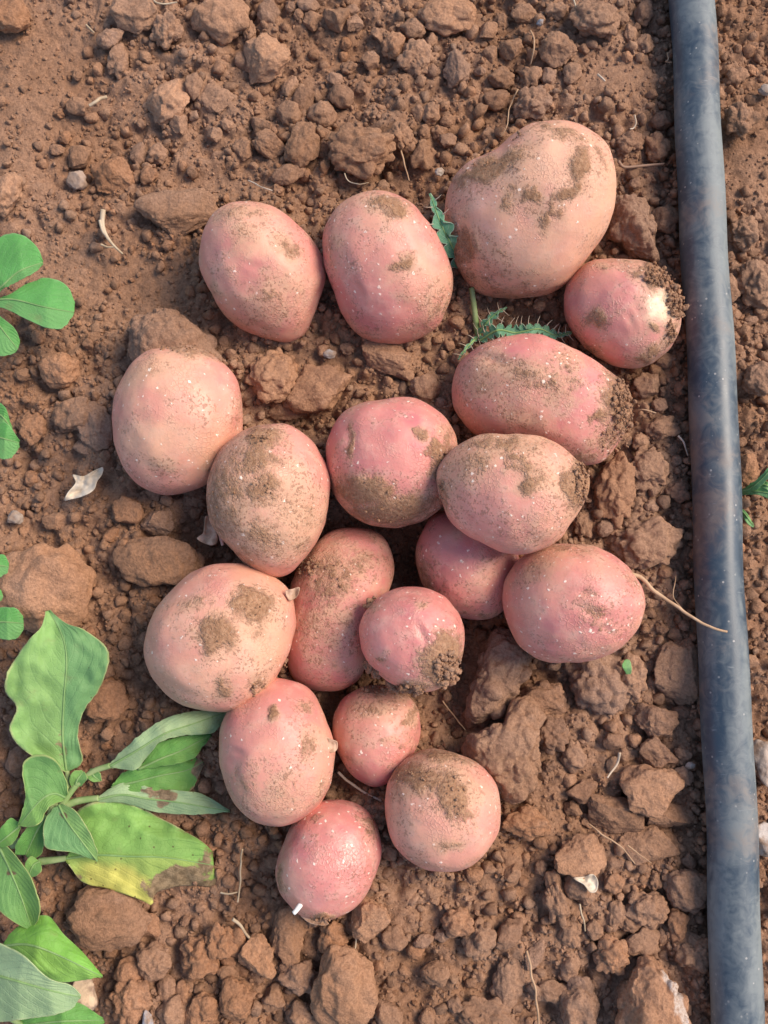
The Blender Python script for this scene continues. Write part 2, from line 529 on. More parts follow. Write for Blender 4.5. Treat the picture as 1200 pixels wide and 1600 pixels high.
# ------------------------------------------------------------------ potatoes
def potato_material(name, tone, dust, lent, seed, gloss=0.0):
    t = NT(name)
    o = t.add(t.obj(), (seed * 1.37, seed * 0.71, seed * 0.29))
    n1 = t.noise(o, 28, 3, 0.55)
    n2 = t.noise(o, 150, 4, 0.6)
    n3 = t.noise(o, 620, 4, 0.7)
    rose, tan, deep = (0.620, 0.228, 0.192), (0.690, 0.370, 0.236), (0.48, 0.118, 0.142)
    f = t.math('ADD', t.step(n1, 0.30, 0.70, -0.4, 0.4), tone, clamp=True)
    c = t.mix(f, rose, tan)
    c = t.mix(t.step(t.noise(o, 45, 3, 0.6), 0.50, 0.72, 0, 0.65 * (1 - tone)), c, deep)
    c = t.mix(t.step(n2, 0.42, 0.75, 0, 0.38), c, (0.78, 0.50, 0.39))
    # fine net of rubbed skin
    c = t.mix(t.step(n3, 0.50, 0.72, 0, 0.34), c, (0.44, 0.205, 0.145))
    # dusty film
    mud = t.attr('mud').outputs['Fac']
    grain = t.noise(o, 1500, 2, 0.7)
    film = t.math('ADD', t.math('MULTIPLY', mud, 0.85), t.math('MULTIPLY', t.math('SUBTRACT', n1, 0.42), 1.1))
    film = t.math('ADD', film, t.math('MULTIPLY', t.math('SUBTRACT', n2, 0.5), 1.0))
    film = t.math('ADD', film, t.math('MULTIPLY', t.math('SUBTRACT', n3, 0.5), 0.6))
    fm = t.step(film, 0.10 - dust * 0.40, 0.85 - dust * 0.40, 0, 0.80)
    c = t.mix(fm, c, t.mix(t.step(n3, 0.35, 0.65), (0.42, 0.232, 0.142), (0.58, 0.350, 0.225)))
    # russet net
    ve_ = t.voronoi(t.add(o, (0.3, 0.1, 0.2)), 620, 'DISTANCE_TO_EDGE')
    net = t.math('MULTIPLY', t.step(ve_.outputs['Distance'], 0.02, 0.13, 1, 0), t.step(t.noise(o, 60, 3, 0.6), 0.46, 0.62))
    c = t.mix(t.math('MULTIPLY', net, 0.22), c, (0.42, 0.215, 0.135))
    # lenticels
    wl = t.node('ShaderNodeTexNoise'); t.set(wl.inputs['Vector'], o); wl.inputs['Scale'].default_value = 900; wl.inputs['Detail'].default_value = 2
    ws = t.node('ShaderNodeVectorMath', operation='SCALE'); t.set(ws.inputs[0], wl.outputs['Color']); ws.inputs['Scale'].default_value = 0.0018
    wa = t.node('ShaderNodeVectorMath', operation='ADD'); t.set(wa.inputs[0], o); t.set(wa.inputs[1], ws.outputs[0])
    v = t.voronoi(wa.outputs[0], 390)
    sep = t.node('ShaderNodeSeparateColor'); t.set(sep.inputs[0], v.outputs['Color'])
    size = t.math('MULTIPLY_ADD', t.math('POWER', sep.outputs[1], 2.0), 0.18, 0.085)
    dot = t.step(t.math('SUBTRACT', v.outputs['Distance'], size), -0.07, 0.03, 1, 0)
    dot = t.math('MULTIPLY', dot, t.math('GREATER_THAN', sep.outputs[0], 1 - (0.22 + lent * 0.86)))
    dot = t.math('MULTIPLY', dot, t.step(t.noise(o, 55, 2), 0.36, 0.55, 0.55, 1))
    c = t.mix(t.math('MULTIPLY', dot, 0.95), c, (0.92, 0.73, 0.59))
    # crumbs of dirt stuck on, in clusters, ragged
    wv = t.node('ShaderNodeTexNoise'); t.set(wv.inputs['Vector'], o); wv.inputs['Scale'].default_value = 700; wv.inputs['Detail'].default_value = 2
    sc_ = t.node('ShaderNodeVectorMath', operation='SCALE'); t.set(sc_.inputs[0], wv.outputs['Color']); sc_.inputs['Scale'].default_value = 0.0028
    ad_ = t.node('ShaderNodeVectorMath', operation='ADD'); t.set(ad_.inputs[0], o); t.set(ad_.inputs[1], sc_.outputs[0])
    v2 = t.voronoi(ad_.outputs[0], 480)
    cl = t.step(t.math('ADD', t.noise(o, 75, 4, 0.65), t.math('MULTIPLY', mud, 0.30)), 0.47 - dust * 0.10, 0.66 - dust * 0.08)
    s2 = t.node('ShaderNodeSeparateColor'); t.set(s2.inputs[0], v2.outputs['Color'])
    sp1 = t.math('MULTIPLY', t.step(v2.outputs['Distance'], 0.20, 0.34, 1, 0), t.math('GREATER_THAN', s2.outputs[0], 0.72))
    sp2 = t.step(t.noise(o, 560, 3, 0.55), 0.585, 0.64)
    sp3 = t.step(t.noise(o, 1250, 2, 0.5), 0.60, 0.66)
    sp = t.math('MULTIPLY', t.math('MAXIMUM', t.math('MAXIMUM', sp1, sp2), sp3), cl)
    c = t.mix(t.math('MULTIPLY', sp, 0.58), c, (0.225, 0.112, 0.062))
    # mud patches
    w = t.math('ADD', t.math('MULTIPLY', t.math('SUBTRACT', t.noise(o, 210, 4, 0.65), 0.5), 1.5), t.math('MULTIPLY', t.math('SUBTRACT', n3, 0.5), 0.6))
    w = t.math('ADD', w, t.math('MULTIPLY', t.math('SUBTRACT', grain, 0.5), 0.25))
    mm = t.step(t.math('ADD', mud, w), 0.48, 0.95)
    mudc = t.mix(t.step(n3, 0.32, 0.70), (0.235, 0.124, 0.068), (0.405, 0.230, 0.135))
    c = t.mix(t.math('MULTIPLY', mm, t.math('MULTIPLY_ADD', n2, 0.5, 0.66, clamp=True)), c, mudc)
    dirt = t.math('MAXIMUM', mm, t.math('MULTIPLY', fm, 0.8))
    rough = t.math('MULTIPLY_ADD', dirt, 0.40, 0.47 - gloss * 0.12)
    spec = t.math('MULTIPLY_ADD', dirt, -0.36, 0.46 + gloss * 0.15)
    h = t.math('ADD', t.math('MULTIPLY', mm, 1.0), t.math('MULTIPLY', sp, 0.35))
    h = t.math('ADD', h, t.math('MULTIPLY', t.math('MULTIPLY', mm, n3), 1.1))
    h = t.math('ADD', h, t.math('MULTIPLY', dot, 0.25))
    h = t.math('ADD', t.math('ADD', h, t.math('MULTIPLY', net, 0.22)), t.math('MULTIPLY', n3, 0.34))
    nb = t.bump(h, 0.75, 0.0006)
    nb = t.bump(n2, 0.25, 0.0010, nb)
    b = t.principled(c, rough, spec, nb, Subsurface_Weight=0.06, Subsurface_Scale=0.002)
    return t.done(b)

# label, outline, z of the middle (mm), half thickness (mm), tone, dust, lenticels, mud [x,y,rx,ry,rot,amount], eyes [x,y,len,depth mm,rot]
POT = [
 dict(label='blunt pink potato with a dusty lower face at the upper left of the pile', z=16, hz=22, tone=.35, dust=.16, lent=.2,
  o=[(360,316),(400,316),(440,330),(475,360),(500,395),(508,435),(497,475),(480,515),(455,533),(420,530),(380,515),(345,485),(325,450),(311,415),(314,375),(330,338)],
  mud=[(375,372,16,20,0,.5),(452,386,20,12,30,.75),(425,470,26,34,0,.55),(400,500,40,18,20,.45),(330,455,10,10,0,.6),(380,330,50,12,-5,.5),(490,370,10,24,-35,.6)], eyes=[(395,415,16,.5,20)]),
 dict(label='oval pink potato between the blunt one and the largest one', z=17, hz=23, tone=.38, dust=.16, lent=.5,
  o=[(590,297),(630,308),(660,335),(685,370),(703,405),(708,440),(700,480),(680,515),(640,535),(600,539),(565,525),(538,495),(518,450),(507,405),(506,360),(525,325),(555,303)],
  mud=[(612,322,30,15,15,.95),(625,412,20,9,-35,.85),(682,485,22,44,35,.55),(520,385,14,34,-5,.5),(645,470,30,14,20,.4),(550,515,30,12,25,.5),(595,300,40,8,5,.5)], eyes=[(560,450,16,.5,60)]),
 dict(label='largest potato, tan pink with scattered mud flecks and a brown eye', z=22, hz=28, tone=.82, dust=.18, lent=.22, sub=6,
  o=[(855,190),(900,195),(935,215),(958,255),(962,300),(950,350),(920,400),(885,445),(845,463),(790,467),(745,455),(715,420),(700,380),(696,330),(705,285),(735,255),(775,232),(800,208)],
  mud=[(765,262,60,13,-28,1.0),(905,262,13,30,8,1.0),(890,300,24,9,-25,.9),(832,308,16,16,0,.85),(852,342,11,18,0,.85),(795,312,9,22,15,.7),(868,326,14,11,0,.75),(728,382,24,26,0,.95),(790,440,60,24,8,.5),(870,205,60,11,12,.7),(725,425,20,30,-30,.5),(770,390,30,12,30,.45),(935,240,12,25,-25,.6)], eyes=[(728,384,24,2.2,80),(800,215,20,.9,-30)]),
 dict(label='pink potato with a cream spot and soil caked on its side, touching the pipe', z=15, hz=20, tone=.25, dust=.3, lent=.3, pale=[(1032,480,24,28)],
  o=[(930,406),(975,405),(1020,412),(1048,435),(1064,470),(1062,510),(1043,550),(1010,572),(970,575),(930,558),(900,530),(883,495),(882,455),(900,425)],
  mud=[(1022,428,26,20,35,1.1),(1055,470,16,26,0,1.0),(932,497,15,16,0,.8),(1012,556,24,12,-20,.9),(920,547,26,14,25,.6),(1020,514,9,7,0,.9),(1048,525,10,24,15,.8),(960,412,40,8,0,.5)], eyes=[(985,500,14,.6,70)]),
 dict(label='long pink potato lying crosswise with an earthy end, below the largest one', z=16, hz=22, tone=.2, dust=.26, lent=.5,
  o=[(760,535),(810,525),(850,525),(900,545),(945,575),(978,603),(986,635),(973,680),(940,720),(900,726),(850,715),(790,695),(745,680),(715,645),(707,605),(715,570),(735,548)],
  mud=[(845,592,70,24,15,.55),(968,632,24,50,0,1.1),(938,646,14,10,-30,.9),(905,716,44,12,-5,.7),(885,570,26,18,25,.5),(760,600,26,30,0,.45),(950,690,24,24,0,.65),(820,660,40,14,20,.35)], eyes=[(770,562,20,1.0,20),(810,566,24,.7,-10)]),
 dict(label='pale pink potato set apart at the far left with a grey clod behind it', z=19, hz=25, tone=.55, dust=.12, lent=.55,
  o=[(255,545),(300,542),(340,560),(370,590),(380,630),(378,680),(360,720),(325,755),(285,772),(240,768),(205,745),(182,705),(176,660),(182,610),(205,570),(230,550)],
  mud=[(300,546,80,9,8,.75),(345,738,26,26,-40,.5),(375,650,9,50,0,.4),(235,575,24,12,-40,.4),(255,725,22,10,20,.45)], eyes=[(205,680,26,.5,70)]),
 dict(label='potato with earth smeared over its whole left half, below the pale one', z=22, hz=25, tone=.55, dust=.32, lent=.25,
  o=[(410,662),(450,662),(485,685),(507,720),(515,760),(510,810),(490,855),(460,890),(430,900),(395,888),(360,855),(330,815),(322,775),(330,730),(352,695),(380,672)],
  mud=[(352,775,34,75,10,.72),(412,762,22,22,0,.95),(400,716,30,20,10,.95),(412,682,32,18,0,.9),(412,842,32,22,20,.75),(470,800,30,44,0,.4),(380,870,30,16,40,.6),(470,855,16,10,0,.5)], eyes=[(445,735,20,.4,40)]),
 dict(label='round rosy potato with a broad mud stain along its bottom, mid pile', z=17, hz=24, tone=.12, dust=.25, lent=.4,
  o=[(610,622),(650,625),(690,645),(713,680),(716,720),(708,762),(688,795),(650,815),(610,825),(565,815),(530,785),(512,745),(510,700),(525,660),(560,632)],
  mud=[(572,768,42,22,10,1.1),(612,798,62,22,-5,1.05),(686,720,13,30,-10,1.0),(656,676,9,9,0,.85),(549,692,7,26,10,.95),(700,690,14,20,0,.6),(650,785,44,14,-10,.7)], eyes=[(548,690,24,.6,85),(585,742,14,.5,0)]),
 dict(label='brownish potato with a dark earthy tip, resting on top of its neighbours', z=35, hz=23, tone=.6, dust=.42, lent=.4,
  o=[(780,678),(830,680),(880,700),(913,735),(917,770),(900,805),(870,845),(830,865),(790,865),(745,845),(705,815),(685,775),(681,735),(700,705),(735,685)],
  mud=[(812,728,44,15,30,.75),(832,756,17,17,0,.95),(905,752,18,40,10,1.1),(740,722,42,20,-20,.6),(785,692,64,14,4,.7),(692,768,14,36,0,.65),(830,820,40,18,0,.3)], eyes=[(872,745,18,.7,60)]),
 dict(label='smooth rosy potato half hidden under the brownish one with the earthy tip', z=4, hz=20, tone=.05, dust=.18, lent=.4,
  o=[(690,800),(740,795),(785,815),(808,860),(806,910),(786,952),(750,968),(705,958),(672,930),(653,885),(652,845),(668,815)],
  mud=[(668,912,14,44,-20,.7),(720,830,20,10,0,.4),(750,960,40,7,0,.5)], eyes=[(700,870,14,.4,30)]),
 dict(label='broad pink potato covered in pale dots, with a long root reaching over the pipe', z=22, hz=25, tone=.28, dust=.14, lent=.85,
  o=[(880,850),(930,855),(975,880),(1003,915),(1008,950),(990,990),(955,1022),(910,1035),(860,1035),(820,1015),(795,980),(786,940),(792,900),(815,870),(845,855)],
  mud=[(932,960,26,14,20,.6),(832,888,34,14,-30,.5),(990,902,14,22,-30,.5),(918,928,16,8,0,.5),(880,855,60,8,0,.5),(950,975,16,12,0,.45)], eyes=[(930,958,22,1.4,20),(915,925,12,.8,0),(950,985,12,.7,40)]),
 dict(label='long dusty potato sunk deep in the hole in the centre of the pile', z=1, hz=20, tone=.2, dust=.65, lent=.12,
  o=[(520,828),(560,825),(595,835),(613,860),(617,890),(605,930),(588,975),(577,1020),(562,1060),(530,1080),(490,1080),(458,1060),(446,1020),(448,970),(453,920),(467,880),(490,850)],
  mud=[(515,905,44,36,0,.7),(560,880,26,18,0,.6),(500,960,40,50,0,.5),(550,980,20,30,0,.45),(480,880,20,20,0,.8)], eyes=[(585,860,22,.8,20)]),
 dict(label='fat tan pink potato with two square mud patches, next to the green leaves', z=20, hz=26, tone=.68, dust=.2, lent=.3,
  o=[(330,882),(370,880),(415,895),(450,925),(462,965),(455,1010),(430,1060),(400,1095),(355,1113),(310,1110),(265,1090),(235,1055),(225,1015),(235,970),(260,930),(290,900)],
  mud=[(394,946,25,24,25,1.2),(336,990,27,24,-35,1.2),(350,1071,11,15,20,.9),(300,944,30,10,-10,.5),(405,1070,14,14,0,.6),(400,985,14,14,0,.45),(330,1016,14,10,0,.8)], eyes=[(270,1080,40,1.5,35)]),
 dict(label='small round bright pink potato with crumbs of soil clinging to it', z=25, hz=20, tone=.0, dust=.08, lent=.5,
  o=[(645,918),(685,925),(715,955),(726,995),(718,1040),(690,1075),(650,1080),(610,1065),(575,1035),(561,995),(570,955),(600,928)],
  mud=[(692,1028,28,36,20,1.2),(575,940,12,12,0,.8),(700,1060,24,20,0,.9),(640,1075,36,7,0,.8),(655,945,8,6,0,.6),(600,1030,10,8,0,.6)], eyes=[(660,990,18,.9,60)]),
 dict(label='egg shaped pink potato with a torn flake of skin, right beside the folded leaf', z=18, hz=23, tone=.42, dust=.28, lent=.1,
  o=[(440,1063),(480,1075),(505,1110),(520,1155),(523,1200),(510,1240),(480,1275),(440,1293),(400,1285),(370,1262),(350,1220),(342,1170),(350,1120),(375,1085),(405,1067)],
  mud=[(425,1117,8,14,0,.9),(475,1108,14,7,20,.8),(482,1165,12,26,10,.6),(380,1222,26,26,0,.45),(440,1230,40,30,0,.38),(505,1230,10,20,20,.5)], eyes=[(370,1175,14,.6,20),(490,1205,8,.4,0)]),
 dict(label='small rosy potato wedged low between three bigger ones', z=4, hz=17, tone=.1, dust=.22, lent=.6,
  o=[(590,1070),(625,1078),(650,1105),(656,1140),(645,1180),(625,1212),(590,1230),(560,1218),(535,1190),(521,1150),(525,1110),(550,1080)],
  mud=[(572,1108,28,10,-10,.6),(640,1122,9,22,30,.7),(600,1078,40,10,0,.8),(620,1160,16,6,0,.5)], eyes=[(572,1122,22,.6,-10)]),
 dict(label='round potato with a wide band of dry mud across its top, lowest on the right', z=17, hz=23, tone=.62, dust=.28, lent=.2,
  o=[(670,1170),(710,1175),(750,1195),(777,1230),(783,1270),(775,1310),(745,1345),(705,1363),(665,1358),(630,1338),(608,1305),(600,1265),(605,1225),(630,1190)],
  mud=[(655,1216,46,18,15,1.05),(708,1245,24,36,-20,1.05),(692,1182,54,10,10,.8),(730,1270,10,22,-20,.7),(702,1320,22,9,0,.65),(640,1345,40,10,20,.5),(620,1230,12,16,0,.7)], eyes=[(660,1290,20,.5,0)]),
 dict(label='smooth glossy pink potato with a white sprout, lowest of the pile', z=14, hz=20, tone=.02, dust=.0, lent=.6,
  o=[(510,1250),(550,1253),(583,1275),(595,1310),(592,1350),(575,1395),(545,1425),(505,1438),(470,1430),(440,1400),(431,1365),(440,1325),(455,1290),(480,1262)],
  mud=[(576,1290,16,12,30,.75),(495,1278,12,8,0,.6),(505,1436,24,6,0,1.0),(436,1375,6,20,0,.8)], eyes=[(470,1345,14,.35,0)]),
]

def rot2(dx, dy, deg):
    a = math.radians(deg)
    return dx * math.cos(a) + dy * math.sin(a), -dx * math.sin(a) + dy * math.cos(a)

def blob_field(px, py, blobs, seed, warp=9.0):
    q = np.stack([px / 26.0, py / 26.0, np.full_like(px, seed * 3.7)], -1)
    wx = px + warp * fbm(q, 2)
    wy = py + warp * fbm(q + 50, 2)
    f = np.zeros_like(px)
    for x, y, rx, ry, rot, a in blobs:
        u, v = rot2(wx - x, wy - y, rot)
        d = np.sqrt((u / rx) ** 2 + (v / ry) ** 2)
        f = np.maximum(f, a * np.clip(1.30 - 0.66 * d, 0, 1))
    return f

POT_BVH = []
POT_OBJ = []
for k, s in enumerate(POT):
    hz = s['hz'] * 0.001
    P, B, L, U, F, rm = inflate(s['o'], s['z'] * 0.001, hz, s.get('sub', 5), up=1.0, down=0.95, boxy=1.06)
    # gentle lumps, none at the silhouette
    nrm = L / np.array([rm * rm, rm * rm, hz * hz]); nrm /= np.linalg.norm(nrm, axis=1)[:, None]
    lump = 0.030 * fbm(U * 1.5 + k * 9.1, 2) + 0.010 * perlin(U * 4.2 + k * 5.3)
    L = L + nrm * (lump * rm)[:, None]
    W = P + L @ B
    px, py = to_px(W)
    facing = np.clip((nrm[:, 2] + 0.15) / 0.3, 0, 1)
    for x, y, ln, dp, rot in s['eyes']:
        u, v = rot2(px - x, py - y, rot)
        g = np.exp(-(u / ln) ** 2 - (v / (ln * 0.42)) ** 2)
        brow = np.exp(-(u / (ln * 1.2)) ** 2 - ((v + ln * 0.55) / (ln * 0.4)) ** 2)
        W = W - (((g * dp - brow * dp * 0.35) * 0.001 * facing)[:, None]) * (nrm @ B)
    under = np.clip((-L[:, 2] / hz - 0.05) * 1.6, 0, 1) * (0.55 + 0.5 * fbm(U * 3 + k, 2))
    mud = blob_field(px, py, s['mud'], k) * facing
    mud = np.maximum(mud, under)
    if 'pale' in s:
        pale = np.zeros(len(px))
        for x, y, rx, ry in s['pale']:
            pale = np.maximum(pale, facing * np.exp(-(((px - x) / rx) ** 2 + ((py - y) / ry) ** 2) ** 1.5))
    # caked mud stands proud of the skin
    W = W + (nrm @ B) * (np.clip(mud - 0.62, 0, 0.4) * 0.0012)[:, None]
    me = mesh_from('potato', W - P, F)
    float_attr(me, 'mud', mud)
    mat = potato_material('potato_skin', s['tone'], s['dust'], s['lent'], k + 1, {17: 1.0, 13: .7, 9: .5, 3: .6, 15: .4}.get(k, 0.0))
    if 'pale' in s:
        float_attr(me, 'creamy', pale)  # cream colour mixed over the spot, its edge broken by noise
        t = mat.node_tree
        pb = [n for n in t.nodes if n.type == 'BSDF_PRINCIPLED'][0]
        src = pb.inputs['Base Color'].links[0].from_socket
        a = t.nodes.new('ShaderNodeAttribute'); a.attribute_name = 'creamy'
        mx = t.nodes.new('ShaderNodeMix'); mx.data_type = 'RGBA'
        nz = t.nodes.new('ShaderNodeTexNoise'); nz.inputs['Scale'].default_value = 260; nz.inputs['Detail'].default_value = 4; tc = t.nodes.new('ShaderNodeTexCoord'); t.links.new(tc.outputs['Object'], nz.inputs['Vector']); mr = t.nodes.new('ShaderNodeMath'); mr.operation = 'MULTIPLY_ADD'; t.links.new(nz.outputs[0], mr.inputs[0]); mr.inputs[1].default_value = -1.3; mr.inputs[2].default_value = 0.45; m2 = t.nodes.new('ShaderNodeMath'); m2.operation = 'ADD'; m2.use_clamp = True; t.links.new(a.outputs['Fac'], m2.inputs[0]); t.links.new(mr.outputs[0], m2.inputs[1]); t.links.new(m2.outputs[0], mx.inputs[0]); t.links.new(src, mx.inputs[6]); mx.inputs[7].default_value = (0.84, 0.62, 0.40, 1)
        t.links.new(mx.outputs[2], pb.inputs['Base Color'])
    o = link('potato', me, mat, loc=P)
    tag(o, s['label'], 'potato', 'freshly dug potatoes heaped on the soil')
    POT_OBJ.append((o, P))
    POT_BVH.append(BVHTree.FromPolygons([tuple(v) for v in W], [tuple(f) for f in F]))

def hit_potato(k, px, py):
    d = ray(px, py); d = d / np.linalg.norm(d)
    h = POT_BVH[k].ray_cast(Vector(CAM), Vector(d))
    return (None, None) if h[0] is None else (np.array(h[0]), np.array(h[1]))

for i in range(len(POT)):
    for j in range(i + 1, len(POT)):
        ov = POT_BVH[i].overlap(POT_BVH[j])
        if ov:
            print('OVERLAP', i + 1, j + 1, len(ov))

# ------------------------------------------------------------------ crumbs and clods
def chunk(seed, sub, cuts=5, depth=0.62, rough=0.10, fine=0.05, knobs=0, kr=0.3):
    U, F = ico(sub)
    r = np.random.default_rng(seed)
    V = U * (1 + 0.22 * perlin(U * 1.3 + seed * 3.3))[:, None]
    for _ in range(cuts):
        n = r.normal(size=3); n /= np.linalg.norm(n)
        d = depth + 0.28 * r.random()
        e = V @ n - d
        V = V - n * np.clip(e, 0, None)[:, None] * 0.92
    V = V * (1 + rough * fbm(U * 2.2 + seed * 1.7, 2) + fine * fbm(U * 6.5 + seed, 3))[:, None]
    if knobs:
        q = V[r.integers(0, len(V), knobs)] * 0.97
        R = kr * (0.45 + 0.75 * r.random(knobs) ** 1.5)
        lift = np.zeros(len(V))
        for c, rr in zip(q, R):
            d2 = ((V - c) ** 2).sum(1)
            lift = np.maximum(lift, np.sqrt(np.clip(rr * rr - d2, 0, None)) * 0.85)
        V = V + U * lift[:, None]
    V = V - (V.max(0) + V.min(0)) / 2
    return V / ((V.max(0) - V.min(0)) / 2), F

SMALL = [chunk(900 + i, 1, 6, 0.48, 0.30, 0.12) for i in range(20)]
TINY = [chunk(960 + i, 0, 2, 0.5, 0.30, 0.0) for i in range(12)]

def rand_rot(n, rng):
    q = rng.normal(size=(n, 4)); q /= np.linalg.norm(q, axis=1)[:, None]
    w, x, y, z = q.T
    return np.stack([np.stack([1 - 2 * (y * y + z * z), 2 * (x * y - z * w), 2 * (x * z + y * w)], -1),
                     np.stack([2 * (x * y + z * w), 1 - 2 * (x * x + z * z), 2 * (y * z - x * w)], -1),
                     np.stack([2 * (x * z - y * w), 2 * (y * z + x * w), 1 - 2 * (x * x + y * y)], -1)], -2)

def scatter_mesh(pos, rad, templates, rng):
    n = len(pos)
    kind = rng.integers(0, len(templates), n)
    R = rand_rot(n, rng)
    sc = rad[:, None] * rng.uniform(0.72, 1.2, (n, 3))
    Vs, Fs, Is, off = [], [], [], 0
    for k, (V, F) in enumerate(templates):
        idx = np.where(kind == k)[0]
        if not len(idx):
            continue
        W = np.einsum('nij,nvj->nvi', R[idx], V[None] * sc[idx][:, None, :]) + pos[idx][:, None, :]
        m = len(V)
        f = F[None] + (np.arange(len(idx)) * m)[:, None, None] + off
        Vs.append(W.reshape(-1, 3)); Fs.append(f.reshape(-1, 3)); Is.append(np.repeat(idx, m))
        off += len(idx) * m
    return np.concatenate(Vs), np.concatenate(Fs), np.concatenate(Is)

def tints(n, rng, lo=0.86, hi=1.16):
    b = rng.uniform(lo, hi, n)
    w = rng.normal(0, 0.03, n)
    return np.stack([b * (1 + w), b, b * (1 - w)], 1)

def clinging_soil(k, spots, seed):
    """crumbs of earth stuck on potato k around photographed spots; one part of the potato"""
    rng = np.random.default_rng(seed)
    o, P = POT_OBJ[k]
    pos, rad = [], []
    for x, y, rx, ry, n, big in spots:
        for _ in range(int(n * 1.1)):
            a, r = rng.uniform(0, 2 * math.pi), math.sqrt(rng.random())
            h, nn = hit_potato(k, x + rx * r * math.cos(a), y + ry * r * math.sin(a))
            if h is None:
                # just past the silhouette: nearest point of the skin
                q = at(x + rx * r * math.cos(a), y + ry * r * math.sin(a), P[2])
                c = POT_BVH[k].find_nearest(Vector(q))
                h, nn = np.array(c[0]), np.array(c[1])
            rr = big * 0.001 * (0.2 + 0.8 * rng.random() ** 2.2)
            pos.append(h + nn * rr * rng.uniform(-0.2, 0.8) + rng.normal(0, 0.0006, 3)); rad.append(rr)
    pos, rad = np.array(pos), np.array(rad)
    V, F, I = scatter_mesh(pos, rad, SMALL, rng)
    me = mesh_from('clinging_soil', V - P, F, smooth=True)
    color_attr(me, 'tint', tints(len(pos), rng, 0.92, 1.2)[I])
    c = link('clinging_soil', me, CRUMB, parent=o)
    c['kind'] = 'stuff'

clinging_soil(3, [(1030, 428, 22, 18, 220, 1.1), (1057, 465, 12, 34, 240, 1.3), (1048, 520, 8, 16, 60, .9)], 1)
clinging_soil(4, [(972, 632, 14, 46, 320, 1.1), (955, 690, 20, 20, 90, .7)], 2)
clinging_soil(8, [(908, 752, 9, 36, 220, .8), (690, 765, 5, 20, 40, .6)], 3)
clinging_soil(13, [(698, 1045, 20, 28, 260, 1.3), (573, 938, 10, 9, 60, 1.2), (575, 1052, 16, 14, 110, 1.5), (630, 1078, 32, 8, 150, 1.5)], 4)
clinging_soil(11, [(483, 885, 16, 14, 70, 1.0), (520, 900, 34, 24, 40, .6)], 5)
clinging_soil(2, [(800, 212, 14, 8, 30, .8), (765, 262, 50, 10, 60, .5), (728, 382, 14, 16, 20, .5)], 6)
clinging_soil(5, [(300, 543, 66, 7, 120, 1.0)], 7)
clinging_soil(6, [(410, 680, 20, 12, 40, .6), (350, 770, 20, 50, 60, .5), (410, 760, 18, 18, 30, .5)], 8)
clinging_soil(7, [(575, 768, 34, 16, 40, .5), (612, 798, 50, 16, 50, .6), (686, 722, 9, 24, 40, .6)], 13)
clinging_soil(16, [(708, 1245, 18, 28, 50, .6), (655, 1216, 36, 12, 50, .6)], 9)
clinging_soil(17, [(505, 1434, 22, 4, 40, .8)], 10)
clinging_soil(12, [(405, 1078, 12, 12, 40, 1.0), (455, 1040, 5, 14, 20, .8), (394, 946, 18, 18, 30, .4), (336, 990, 18, 16, 30, .4)], 11)
clinging_soil(15, [(600, 1078, 40, 8, 60, 1.1)], 12)

